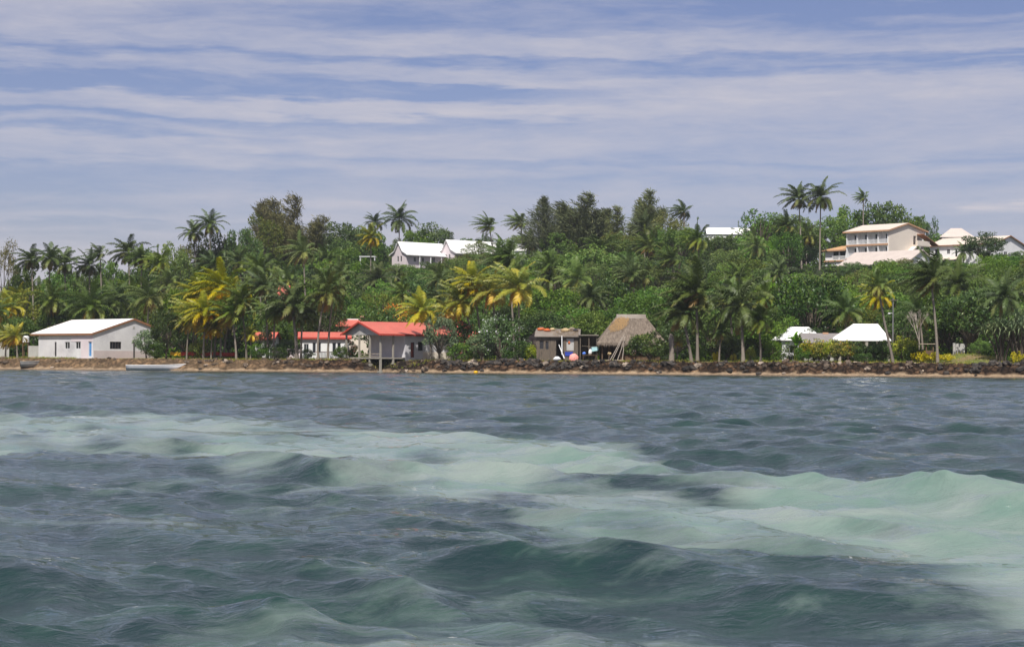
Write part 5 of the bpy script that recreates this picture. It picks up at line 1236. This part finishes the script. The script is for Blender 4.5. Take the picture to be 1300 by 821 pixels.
T_('pinkflower', 444, 13, 431, 20, 'bush of red flowers seen through the boathouse porch')
T_('pinkflower', 590, 10, 408, 46, 'pink flowering bush behind the shore tree right of the boathouse')
T_('shrub', 432, 4.5, 440, 20, 'dark shrub at the left end of the boathouse deck')
T_('flame', 507, 34, 386, 66, 'flame tree with orange flowers behind the boathouse roof')
T_('bright', 884, 8, 440, 16, 'bright green young bush behind the twin trunked palms')
T_('shrub', 922, 12, 424, 46, 'dark bush in the shade between the palms on the lawn')
T_('yellow', 909, 8, 447, 10, 'yellow flowering clump on the lawn near the small palm')
T_('yellow', 931, 9, 449, 8, 'tiny yellow flowering clump left of the stout palm')
T_('lime', 953, 8, 441, 14, 'yellow green bush right of the stout palm trunk')
T_('shrub', 1003, 12, 438, 28, 'dark shrub before the wall of the white roofed house')
T_('shrub', 1034, 12, 440, 34, 'dark shrub under the grey lean roof')
T_('shrubmid', 1018, 8, 441, 20, 'low green shrub at the left end of the hedge')
T_('banana', 1008, 10, 421, 26, 'banana plant in front of the white roofed house')
T_('shrubmid', 981, 9, 432, 24, 'green bush left of the banana plant')
HG = 'bushes of the yellow hedge before the pavilion'
for px, d, top, w, k, lab in [(1026, 9, 432, 28, 'croton', 'yellow croton bush at the left end of the hedge'), (1040, 8.5, 431, 28, 'croton', 'second yellow croton bush from the left end of the hedge'), (1052, 9, 431, 28, 'lime', 'lime yellow bush in the left half of the hedge'), (1063, 8.5, 432, 26, 'croton', 'croton bush in the hedge with orange tips below the pavilion corner'),
        (1076, 9, 433, 28, 'croton', 'croton bush in the middle of the hedge, left of the concrete post'), (1090, 9, 434, 26, 'crotondark', 'dark hedge bush just left of the concrete post'), (1108, 9, 434, 31, 'crotondark', 'dark hedge bush just right of the concrete post'), (1122, 9, 432, 28, 'crotondark', 'dark hedge bush behind the foot of the leaning palm')]:
    T_(k, px, d, top, w, lab, HG)
T_('lime', 1146, 10, 427, 36, 'big yellow green bush right of the leaning palm')
T_('crotondark', 1157, 9, 437, 26, 'dark lower bush right of the big yellow green bush')
T_('yellow', 1168, 8, 446, 22, 'yellow flowering mat left of the tall windswept palm', 'yellow flowers by the windswept palm')
T_('yellow', 1183, 8, 447, 22, 'yellow flowering mat right before the tall windswept palm', 'yellow flowers by the windswept palm')
T_('yellow', 1201, 8, 449, 18, 'yellow flowering mat right behind the tall windswept palm', 'yellow flowers by the windswept palm')
T_('shrubmid', 1097, 7, 448, 20, 'low green plant at the foot of the concrete post')
T_('dead', 1167, 16, 393, 30, 'leafless pale dead tree behind the yellow flowers')
T_('dense', 1232, 20, 366, 92, 'tall dark broad tree above the grey wall stub', var=0)
T_('dense', 1205, 26, 384, 66, 'dark tree behind the tall windswept palm')
T_('bright', 1243, 17, 432, 26, 'bright green bush beside the trunk of the tall dark tree')
T_('pandanus', 1272, 7, 404, 56, 'spiky grey green pandanus tree near the right edge', var=0)
T_('pandanus', 1296, 6, 392, 56, 'spiky pandanus tree cut by the right edge', var=1)
T_('yellow', 1291, 5.5, 446, 16, 'orange yellow flowers under the pandanus at the right edge')
T_('dense', 1030, 34, 352, 96, 'big dark leafy tree above the white roofed house', var=1)
T_('olive', 1100, 32, 392, 60, 'olive green tree right behind the pavilion roof')
T_('mid', 1150, 30, 386, 60, 'green tree behind the utility pole')
T_('dense', 976, 30, 392, 50, 'dark tree left of the white roofed house')
for px, d, top, w, k, lab in [(352, 6, 437, 26, 'shrub', 'dark shrub between the trunks left of the broad dark palm'), (366, 8, 432, 28, 'greytree', 'grey green bush hiding the white wall left of the broad dark palm'), (327, 7, 436, 26, 'shrubmid', 'green shrub at the foot of the tiny white cottage'), (391, 7, 443, 14, 'shrub', 'low dark shrub right of the broad dark palm'), (338, 10, 418, 22, 'greytree', 'thin grey tree between tiny cottage and white house')]: T_(k, px, d, top, w, lab)
# dark shade trees behind the houses of the shore
SHD = [(232, 24, 405, 40), (262, 26, 410, 46), (300, 28, 408, 46), (345, 26, 400, 46), (600, 26, 398, 50), (640, 28, 390, 50), (700, 26, 396, 56), (745, 24, 404, 50), (860, 22, 402, 52), (905, 22, 398, 52), (945, 24, 400, 50), (570, 30, 398, 50), (440, 40, 392, 56), (395, 34, 392, 50), (20, 26, 402, 52), (70, 30, 398, 52), (790, 26, 394, 60)]
SL = ['dark tree in the shade behind the golden palm clump', 'dark tree behind the red barrier', 'dark tree right behind the leaning green palm', 'dark tree above the tiny white cottage', 'dark tree behind the pink flowering bush', 'dark tree rising behind the frangipani', 'dark tree directly behind the shack', 'dark tree behind the lean-to', 'dark tree behind the broken palm trunk', 'dark tree behind the twin trunked palms', 'dark tree behind the stout palm', 'dark tree between boathouse and golden palms', 'dark tree behind the roof dome house', 'dark tree behind the white house', 'dark tree behind the far left fence', 'dark tree behind the left end of the white shed', 'dark tree directly behind the thatched hut']
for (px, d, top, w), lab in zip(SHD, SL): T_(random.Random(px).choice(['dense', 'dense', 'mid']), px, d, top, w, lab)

# ------------------------------------------------------------------ palms and trees of the hill that stand out
HP = 'coconut palms on the hill'
def HPm(kind, px, Y, hx, hy, size, label, **kw): return palm(kind, px, Y, hx, hy, size, label, HP, rad=.17, **kw)
HPm('palmcalm', 268, 400, 266, 287, 1.1, 'taller of the two skyline palms left of the brown casuarina')
HPm('palmcalm', 250, 402, 246, 297, .95, 'shorter skyline palm just left of its taller neighbour', var=0)
HPm('palmcalm', 506, 455, 507, 280, 1.25, 'star shaped palm on the skyline above the left twin white house', var=1, rot=.4)
HPm('palmcalm', 478, 460, 476, 283, .9, 'upright narrow palm left of the star shaped skyline palm')
HPm('palmswept', 627, 434, 621, 288, 1.05, 'windswept pale palm before the end of the right twin white roof', var=1)
HPm('palmswept', 664, 440, 661, 284, 1.0, 'swept palm just left of the cone shaped casuarina', var=1)
HPm('palmswept', 870, 420, 868, 270, 1.05, 'swept palm breaking the skyline left of the white roof gap', var=0)
HPm('palmdark', 818, 400, 818, 292, 1.15, 'dark spreading palm below the wispy casuarina')
HPm('palmdark', 762, 390, 763, 318, 1.1, 'dark palm on the slope below the bushy casuarinas')
HPm('palmdark', 1017, 395, 1014, 254, 1.22, 'left palm of the tall skyline pair beside the hotel', var=1)
HPm('palmdark', 1040, 392, 1042, 252, 1.28, 'right palm of the tall skyline pair beside the hotel', var=0)
HPm('palmdark', 1001, 385, 1000, 288, 1.1, 'lower palm under the left of the tall skyline pair')
HPm('palmswept', 1095, 440, 1096, 252, .62, 'small dark palm head poking up behind the hotel trees', var=0)
HPm('palmyellow', 470, 380, 471, 303, .95, 'lone yellow palm with a thin trunk beside the slim white carport')
HPm('palm', 388, 350, 385, 322, .95, 'yellow green palm under the brown casuarina')
HPm('palm', 205, 340, 204, 335, 1.0, 'palm on the left slope under the shorter skyline palm')
HPm('palmdark', 43, 330, 40, 331, .9, 'dark skyline palm near the bare tree at the far left')
HPm('palmcalm', 62, 325, 63, 330, 1.05, 'tall brush headed skyline palm left of the white shed ridge')
HPm('palmdark', 84, 332, 82, 337, 1.0, 'drooping skyline palm right of the brush headed palm')
HPm('palmswept', 130, 345, 127, 323, .8, 'small swept palm on the left skyline')
HPm('palmdark', 115, 335, 113, 338, .75, 'low dark palm left of the small swept palm')
HPm('palmdark', 166, 350, 163, 322, .95, 'dark palm at the left foot of the skyline ridge')
HPm('palmdark', 178, 345, 180, 330, .8, 'dark palm right of the palm at the ridge foot')
HPm('palm', 331, 300, 330, 346, 1.0, 'long fronded palm above the tiny white cottage')
HPm('palm', 432, 330, 432, 348, 1.0, 'palm on the slope above the white house')
HPm('palmdark', 797, 320, 800, 352, 1.0, 'palm on the slope above the thatched hut')
HPm('palmswept', 857, 350, 853, 330, .9, 'swept palm on the slope left above the twin trunked palms')
HPm('palm', 888, 365, 886, 305, 1.0, 'palm on the slope beneath the white roof on the skyline')
HPm('palm', 962, 370, 962, 315, .9, 'upright palm in the gap right of the white skyline roof')
HPm('palm', 735, 310, 733, 357, .95, 'palm on the slope above the shack')
HPm('palmdark', 697, 330, 698, 355, .9, 'palm on the slope above the frangipani')
HPm('palm', 1255, 330, 1258, 366, .85, 'palm under the round tree at the right')
HPm('palmcalm', 1302, 400, 1303, 332, .8, 'palm fronds entering at the right edge by the gable')
HPm('palm', 560, 330, 558, 356, .9, 'palm on the slope below the right twin white house')
HPm('palmdark', 590, 380, 592, 352, .9, 'palm directly below the right twin white house')
HPm('palm', 1078, 345, 1080, 365, .85, 'palm on the slope below the long tan roof')
HPm('palmdark', 930, 330, 932, 360, .95, 'palm on the mid slope above the stout palm')

def HT(kind, px, Y, top, w, label, **kw): return plant(kind, px, Y, top, w, label, kw.pop('group', None), **kw)
CG = 'casuarina trees on the hill top'
HT('casuarina', 690, 432, 251, 44, 'cone shaped dark casuarina on the hill top', group=CG)
HT('casuarinabushy', 724, 436, 250, 62, 'bushy casuarina right of the cone shaped one', group=CG, var=0)
HT('casuarinabushy', 752, 442, 266, 54, 'lower bushy casuarina right of the tall bushy one', group=CG, var=1)
HT('casuarinathin', 783, 440, 262, 34, 'thin leaning casuarina left of the wispy one', group=CG)
HT('casuarinabushy', 815, 445, 247, 46, 'tallest wispy casuarina in the middle of the hill top', group=CG, var=0)
HT('casuarinathin', 828, 448, 262, 26, 'thin casuarina at the right of the wispy one', group=CG)
HT('casuarinathin', 770, 446, 270, 30, 'thin see-through casuarina in the gap of the row', group=CG)
HT('casuarinabrown', 358, 430, 253, 74, 'tall brown casuarina on the left ridge', var=0)
HT('casuarinabrown', 385, 425, 275, 66, 'lower brown casuarina right of the tall brown one', var=1)
HT('olive', 335, 420, 275, 50, 'olive tree at the left of the tall brown casuarina')
HT('bare', 8, 335, 306, 52, 'nearly leafless tree on the skyline at the far left')
HT('dense', 432, 440, 283, 66, 'dark rounded tree right of the brown casuarinas', var=0)
HT('mid', 462, 445, 288, 50, 'green tree beneath the upright narrow palm')
HT('dense', 550, 470, 285, 52, 'dark spreading tree behind the left twin white house', var=2)
HT('mid', 528, 468, 292, 44, 'green tree between the star palm and the white roofs')
HT('mid', 1080, 445, 264, 56, 'rounded green tree behind the left end of the hotel', var=1)
HT('dense', 1112, 450, 259, 60, 'dark tree behind the hotel roof', var=1)
HT('dense', 1143, 450, 264, 54, 'dark tree behind the hotel ridge', var=2)
HT('loose', 1170, 452, 275, 26, 'loose tree seen right of the hotel roof', var=0)
HT('loose', 1183, 450, 277, 20, 'slim loose tree farthest right behind the hotel', var=1)
HT('mid', 1058, 436, 276, 46, 'green tree right of the tall skyline palms')
HT('loose', 965, 425, 266, 56, 'airy tree left of the tall skyline palms', var=0)
HT('olive', 850, 430, 272, 50, 'olive tree under the swept skyline palm')
HT('dense', 1247, 385, 296, 50, 'round dark tree in front of the cream roofed house', var=2)
HT('bright', 742, 370, 316, 90, 'bright green vine covered mass below the casuarinas')
HT('bright', 700, 372, 322, 60, 'bright green thicket under the cone shaped casuarina')
for k_, px_, Y_, t_, w_, l_ in [('mid', 1083, 371, 333, 34, 'green tree poking up before the left end of the tan roofed hall'), ('dense', 1104, 370, 337, 36, 'dark tree before the tan roofed hall'), ('mid', 1126, 372, 331, 36, 'green tree before the right half of the tan roofed hall'), ('olive', 1147, 371, 328, 36, 'olive tree at the near corner of the tan roofed hall'), ('shrubmid', 1058, 388, 341, 30, 'green tree under the left wing of the hotel'), ('dense', 1036, 386, 346, 34, 'dark tree below the pale retaining wall'), ('mid', 1196, 385, 333, 44, 'green tree before the porch of the cream roofed house')]: HT(k_, px_, Y_, t_, w_, l_)
for k_, px_, Y_, t_, w_, l_ in [('dense', 30, 345, 338, 44, 'dark tree between the bare tree and the first skyline palms'), ('mid', 72, 345, 342, 50, 'green tree between the skyline palms above the white shed'), ('dense', 102, 350, 341, 44, 'dark tree right of the drooping skyline palm'), ('mid', 143, 356, 333, 44, 'green tree right of the small swept palm'), ('dense', 192, 360, 318, 50, 'dark tree at the top of the ridge foot'), ('mid', 222, 375, 311, 50, 'green tree left below the skyline palms'), ('olive', 246, 405, 303, 44, 'olive tree under the pair of skyline palms'), ('dense', 285, 405, 300, 56, 'dark tree right of the pair of skyline palms'), ('mid', 312, 400, 292, 50, 'green tree at the left foot of the brown casuarina')]: HT(k_, px_, Y_, t_, w_, l_)
HT('mid', 962, 430, 286, 40, 'green tree right of the white skyline roof')
HT('mid', 466, 386, 330, 44, 'green tree hiding the posts of the slim white carport')
HT('dense', 450, 450, 300, 60, 'dark tree left of the upright narrow palm')
HT('mid', 438, 420, 316, 50, 'green tree below the rounded dark tree')
HT('dense', 1006, 430, 276, 64, 'dark tree behind the tall skyline palm pair')
HT('mid', 1024, 425, 280, 38, 'green tree between the tall palms and the hotel')
HT('dense', 982, 440, 274, 60, 'dark tree behind the lower palm of the skyline trio')
HT('mid', 1018, 400, 312, 50, 'green tree left of the hotel wing')
HT('mid', 600, 392, 334, 56, 'green tree hiding the wall of the right twin house')
HT('mid', 556, 398, 333, 50, 'green tree under the veranda of the left twin house')

# ------------------------------------------------------------------ the jungle of the slope
SKY = ([-400, 0, 30, 50, 100, 130, 160, 190, 230, 260, 300, 330, 360, 400, 420, 470, 500, 560, 600, 640, 670, 720, 760, 800, 850, 900, 940, 960, 1000, 1050, 1100, 1150, 1190, 1230, 1300, 1700],
       [322, 324, 330, 333, 335, 322, 318, 314, 304, 302, 296, 278, 272, 285, 290, 285, 290, 292, 294, 300, 290, 290, 292, 285, 278, 293, 293, 280, 280, 278, 270, 272, 288, 300, 302, 302])
KEEP = [(485, 545, 437, 338), (545, 645, 437, 323), (893, 948, 448, 297), (690, 720, 430, 318), (1046, 1078, 405, 342), (1074, 1152, 375, 334), (1120, 1192, 400, 312), (1140, 1182, 372, 330), (1182, 1232, 412, 330), (1256, 1310, 412, 321), (1028, 1050, 392, 350), (352, 368, 300, 376), (454, 478, 392, 330), (428, 474, 262, 402), (455, 560, 250, 411), (655, 757, 247, 416), (760, 840, 247, 402), (985, 1135, 248, 414), (34, 172, 262, 404)]
BOXES = [(-44, -14, 432, 460), (67, 100, 372, 436), (-72, -55, 240, 285), (104, 130, 405, 452)]
rr = random.Random(9); nj = {}
ZN = [(0, 110, 'the far left slope'), (110, 230, 'the left slope behind the white shed'), (230, 330, 'the slope above the golden palm clump'), (330, 480, 'the slope above the white house'), (480, 650, 'the slope below the twin white houses'), (650, 770, 'the slope above the shack'), (770, 900, 'the slope above the thatched hut'), (900, 1040, 'the slope above the stout palm'), (1040, 1200, 'the slope below the hotel'), (1200, 1300, 'the right slope below the cream roofed house')]
HNAME = {'dense': 'dark broadleaf tree', 'mid': 'green broadleaf tree', 'bright': 'bright green thicket', 'olive': 'olive green tree', 'loose': 'loose crowned tree', 'palm': 'green palm', 'palmdark': 'dark palm', 'palmcalm': 'dark palm', 'palmyellow': 'yellow palm', 'shrubmid': 'low green shrub'}
d = 26.0
while d < 262:
    X = -112 + rr.uniform(0, 6)
    while X < 125:
        step = rr.uniform(5.6, 9.2); X += step
        x = X; Y = shore(x) + d + rr.uniform(-4, 4)
        px = CX + F * x / Y
        if not -60 < px < 1360: continue
        if any(a <= x <= b and c <= Y <= e for a, b, c, e in BOXES): continue
        z = gz(x, Y); lim = np.interp(px, *SKY) + rr.uniform(-2, 13)
        wide = rr.uniform(6.0, 9.0); hw_ = wide * .5 * F / Y
        for a, b, yy, py in KEEP:
            if px + hw_ * 1.25 > a and px - hw_ * 1.25 < b and Y < yy: lim = max(lim, py + rr.uniform(-2.5, 5))
        zmax = at(px, lim, Y).z
        pal = rr.random() < (.30 if px < 420 else .17)
        zone = next((n for a, b, n in ZN if a <= px < b), 'the slope beyond the frame'); band = 'low on' if d < 75 else ('half way up' if d < 140 else 'high on')
        if pal:
            ht = rr.uniform(5.5, 9.5) + (1.5 if px < 330 else 0); s = rr.uniform(.82, 1.1); ht = min(ht, zmax - z - 2.3 * s)
            if ht < 1.8: pal = False
            else:
                k = rr.choice(['palm', 'palm', 'palmdark', 'palmdark', 'palmdark', 'palmcalm'] + (['palmyellow'] if d < 60 else []))
                lab = f'{HNAME[k]} {band} {zone}'
                T = at(px, 400, Y); hp = to_px((x + rr.uniform(-.9, .5), Y, z + ht))
                palm(k, px, Y, hp[0], hp[1], s, lab, 'hillside palms: ' + lab, rad=.16); continue
        ht = rr.uniform(5.0, 8.5) + (2 if px < 330 or d > 165 else 0); ht = min(ht, zmax - z)
        if ht < 1.3: continue
        k = rr.choice(['dense', 'dense', 'mid', 'mid', 'mid', 'bright', 'bright', 'olive', 'loose']) if ht > 3.2 else rr.choice(['bright', 'shrubmid', 'shrubmid'])
        if px < 330 and k == 'bright': k = 'dense'
        lab = f'{HNAME[k]} {band} {zone}'
        P = at(px, 400, Y)
        plant(k, px, Y, to_px((x, Y, z + ht))[1], wide * F / Y * (1 if ht > 4 else .85), lab, 'hillside trees: ' + lab)
        nj[k] = nj.get(k, 0) + 1
    d += 12.5 if d < 120 else 15

# low cover between the trees, nobody could count it
def undergrowth():
    rng = np.random.default_rng(44); n = 11500
    x = rng.uniform(-125, 135, n); dd = 19 + 215 * rng.random(n) ** 1.15; y = shore(x) + dd
    px = CX + F * x / y; ok = (px > -90) & (px < 1390)
    for a, b, c, e in BOXES: ok &= ~((x > a) & (x < b) & (y > c) & (y < e))
    x, y = x[ok], y[ok]; z = ground(x, y); k = 15
    s = rng.uniform(.6, 1.5, len(x)) * np.clip((y - shore(x) - 15) / 12, .3, 1)
    o = rng.normal(size=(len(x), k, 3)) * np.array([.75, .75, .5]); P = np.stack([x, y, z], -1)[:, None, :] + o * s[:, None, None]
    P[..., 2] = np.maximum(P[..., 2], z[:, None] + .05) + .3 * s[:, None]
    T = np.clip(rng.normal(.4, .15, (len(x), 1)) + rng.normal(0, .14, (len(x), k)), 0, 1)
    A = rng.normal(size=P.shape) + np.array([-.2, 0, .2])
    V, Q, t = leaf_quads(P.reshape(-1, 3), A.reshape(-1, 3), .52, rng, .55, T.ravel())
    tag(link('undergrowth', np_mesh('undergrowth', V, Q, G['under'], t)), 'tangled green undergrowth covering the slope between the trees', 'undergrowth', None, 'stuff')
undergrowth()
def grass():
    rng = np.random.default_rng(45); n = 26000
    x = rng.uniform(-85, 75, n); dd = 3.1 + 16 * rng.random(n) ** 1.8; y = shore(x) + dd
    keep = (hashn(x * .35, dd * .4, 3.0) > -.35) & (CX + F * x / y > -30) & (CX + F * x / y < 1330); keep &= ~((x > -62) & (x < -38) & (dd < 18) & (x < -47)) 
    x, y, dd = x[keep], y[keep], dd[keep]; z = ground(x, y); h = rng.uniform(.08, .26, len(x)) * (1 + .6 * (rng.random(len(x)) > .9)); w = rng.uniform(.03, .07, len(x)); a = rng.uniform(0, PI, len(x)); lean = rng.normal(0, .08, (len(x), 2))
    V = np.stack([np.stack([x - w * np.cos(a), y - w * np.sin(a), z - .02], -1), np.stack([x + w * np.cos(a), y + w * np.sin(a), z - .02], -1), np.stack([x + lean[:, 0], y + lean[:, 1], z + h], -1)], 1).reshape(-1, 3)
    t = np.repeat(np.clip(rng.normal(.45, .2, len(x)) + .35 * (hashn(x * .5, dd, 1.) > .5), 0, 1), 3)
    tag(link('grass', np_mesh('grass', V, np.arange(len(V)).reshape(-1, 3), G['grass'], t)), 'yellow green grass along the top of the bank', 'grass', None, 'stuff')
grass()
# ------------------------------------------------------------------ daylight
SUN = Vector((-.10, -.56, .82)).normalized()
sl = bpy.data.lights.new('sun', 'SUN'); sl.energy = 4.6; sl.angle = R(.53); sl.color = (1.0, .955, .88)
so = bpy.data.objects.new('sun', sl); COL.objects.link(so); so.rotation_euler = (-SUN).to_track_quat('-Z', 'Y').to_euler(); so.location = (-100, -150, 300)

w = bpy.data.worlds.new('World'); SC.world = w; w.use_nodes = True; nt = w.node_tree; nt.nodes.clear()
out = N(nt, 'ShaderNodeOutputWorld'); bg = N(nt, 'ShaderNodeBackground'); bg.inputs['Strength'].default_value = .10
sky = N(nt, 'ShaderNodeTexSky', sky_type='NISHITA', sun_disc=False, sun_elevation=math.asin(SUN.z), sun_rotation=math.atan2(SUN.x, SUN.y), altitude=0, air_density=1.0, dust_density=.6, ozone_density=2.0)
tc = N(nt, 'ShaderNodeTexCoord'); sp = N(nt, 'ShaderNodeSeparateXYZ'); L(nt, tc.outputs['Generated'], sp.inputs[0])
X, Y, Z = sp.outputs
rr_ = math_node(nt, 'POWER', math_node(nt, 'ADD', math_node(nt, 'MULTIPLY', X, X), math_node(nt, 'ADD', math_node(nt, 'MULTIPLY', Y, Y), .0004)), .5)
e = math_node(nt, 'DIVIDE', Z, rr_); a = math_node(nt, 'DIVIDE', X, rr_)
def noise(sx, sy, scale, det=6., rough=.6, off=0., dist=0.):
    cb = N(nt, 'ShaderNodeCombineXYZ'); L(nt, math_node(nt, 'MULTIPLY', a, sx), cb.inputs[0]); L(nt, math_node(nt, 'MULTIPLY', e, sy), cb.inputs[1]); L(nt, math_node(nt, 'MULTIPLY_ADD', Y, .7, off), cb.inputs[2])
    n = N(nt, 'ShaderNodeTexNoise', i_Scale=scale, i_Detail=det, i_Roughness=rough, i_Distortion=dist); L(nt, cb.outputs[0], n.inputs['Vector']); return n.outputs['Fac']
warp = math_node(nt, 'ADD', math_node(nt, 'MULTIPLY', math_node(nt, 'SUBTRACT', noise(9, 30, 1., 3., .55, 1.), .5),   .022), math_node(nt, 'MULTIPLY', math_node(nt, 'SUBTRACT', noise(16, 130, 1., 6., .65, 3.), .5), .016))
ew = math_node(nt, 'ADD', e, warp)
t = math_node(nt, 'DIVIDE', ew, .22, clamp=True)
def band(H, st): return ramp(nt, t, sorted([(max(0, min(1, (H - py) / 2400 / .22)), v) for py, v in st]), 'EASE')
cl = band(454, [(-72, .55), (-30, .6), (0, .55), (40, .55), (62, .45), (72, .14), (84, .5), (96, .35), (104, .06), (122, .08), (134, .6), (148, .5), (156, .12), (170, .5), (178, .22), (190, .62), (210, .5), (224, .12), (244, .12), (256, .28), (268, .14), (284, .45), (289, .2), (298, .42), (308, .25), (325, .62), (360, .62)])
cm_ = band(456.3, [(-72, .55), (-25, .4), (0, .32), (18, .2), (36, .22), (54, .62), (70, .6), (80, .12), (92, .55), (104, .6), (112, .08), (126, .10), (136, .75), (148, .72), (157, .2), (166, .36), (178, .58), (193, .52), (203, .16), (214, .42), (228, .2), (244, .25), (258, .5), (272, .42), (290, .6), (360, .6)])
cr_ = band(458, [(-72, .55), (-20, .2), (0, .15), (20, .16), (34, .30), (42, .2), (54, .40), (70, .52), (80, .12), (86, .28), (93, .10), (104, .5), (124, .55), (140, .45), (165, .34), (185, .36), (202, .3), (210, .14), (220, .36), (232, .16), (246, .34), (258, .36), (275, .2), (300, .45), (360, .5)])
f1 = N(nt, 'ShaderNodeMapRange', interpolation_type='SMOOTHSTEP'); f1.inputs[1].default_value = -.20; f1.inputs[2].default_value = -.05
f2 = N(nt, 'ShaderNodeMapRange', interpolation_type='SMOOTHSTEP'); f2.inputs[1].default_value = -.02; f2.inputs[2].default_value = .12
aw = math_node(nt, 'ADD', a, math_node(nt, 'MULTIPLY', math_node(nt, 'SUBTRACT', noise(6, 60, 1., 4., .6, 7.), .5), .3))
L(nt, aw, f1.inputs[0]); L(nt, aw, f2.inputs[0])
amt = mixc(nt, f2.outputs[0], mixc(nt, f1.outputs[0], cl, cm_), cr_)
det = noise(22, 115, 1., 9., .68, 11., .4); big = noise(4.5, 26, 1., 6., .62, 17., .5)
amt = math_node(nt, 'ADD', amt, math_node(nt, 'MULTIPLY', math_node(nt, 'SUBTRACT', det, .5), .75))
amt = math_node(nt, 'ADD', amt, math_node(nt, 'MULTIPLY', math_node(nt, 'SUBTRACT', big, .5), 1.0), clamp=True)
ba = math_node(nt, 'POWER', math_node(nt, 'DIVIDE', math_node(nt, 'SUBTRACT', aw, .247), .016), 2.0); be = math_node(nt, 'POWER', math_node(nt, 'DIVIDE', math_node(nt, 'SUBTRACT', ew, .081), .0032), 2.0)
blob = math_node(nt, 'EXPONENT', math_node(nt, 'MULTIPLY', math_node(nt, 'ADD', ba, be), -1.0))
amt = math_node(nt, 'ADD', amt, math_node(nt, 'MULTIPLY', blob, math_node(nt, 'MULTIPLY', det, 1.1)), clamp=True)
tint = mixc(nt, 1.0, sky.outputs[0], SKY_TINT, 'MULTIPLY')
amt = math_node(nt, 'MULTIPLY_ADD', math_node(nt, 'SUBTRACT', amt, .36), 1.2, .36, clamp=True)
col = mixc(nt, math_node(nt, 'MULTIPLY', amt, .95), tint, CLOUD)
L(nt, col, bg.inputs['Color']); L(nt, bg.outputs[0], out.inputs['Surface'])

# the air over the island
m = bpy.data.materials.new('air'); m.use_nodes = True; n_ = m.node_tree; n_.nodes.clear()
o_ = N(n_, 'ShaderNodeOutputMaterial'); v = N(n_, 'ShaderNodeVolumePrincipled'); v.inputs['Color'].default_value = (.80, .86, .95, 1); v.inputs['Density'].default_value = HAZE; v.inputs['Anisotropy'].default_value = .2
L(n_, v.outputs[0], o_.inputs['Volume'])
if HAZE > 0:
    b = MB(); b.box(-7000, 7000, -6500, 7500, -8, 60); hz = b.build('haze', m, None); tag(hz, 'thin sea haze over the lagoon and island', 'haze', None, 'stuff')

# ------------------------------------------------------------------ camera and view
cam = bpy.data.cameras.new('camera'); cam.sensor_width = 36; cam.lens = 36 * F / 1300; cam.shift_y = (HC - CY) / 1300; cam.clip_end = 20000; cam.clip_start = .1
co = bpy.data.objects.new('camera', cam); COL.objects.link(co)
co.matrix_world = Matrix.Translation((0, 0, CAMH)) @ Matrix.Rotation(PI / 2, 4, 'X') @ Matrix.Rotation(ROLL, 4, 'Z')
SC.camera = co
vs = SC.view_settings; vs.view_transform = 'Standard'; vs.look = 'None'; vs.gamma = 1; vs.use_curve_mapping = False; vs.exposure = EXPO
SC.cycles.volume_step_rate = 10; SC.cycles.max_bounces = 6; SC.cycles.volume_bounces = 0; SC.cycles.transparent_max_bounces = 8
print('objects', len(SC.objects), 'rocks', nrock, nj)
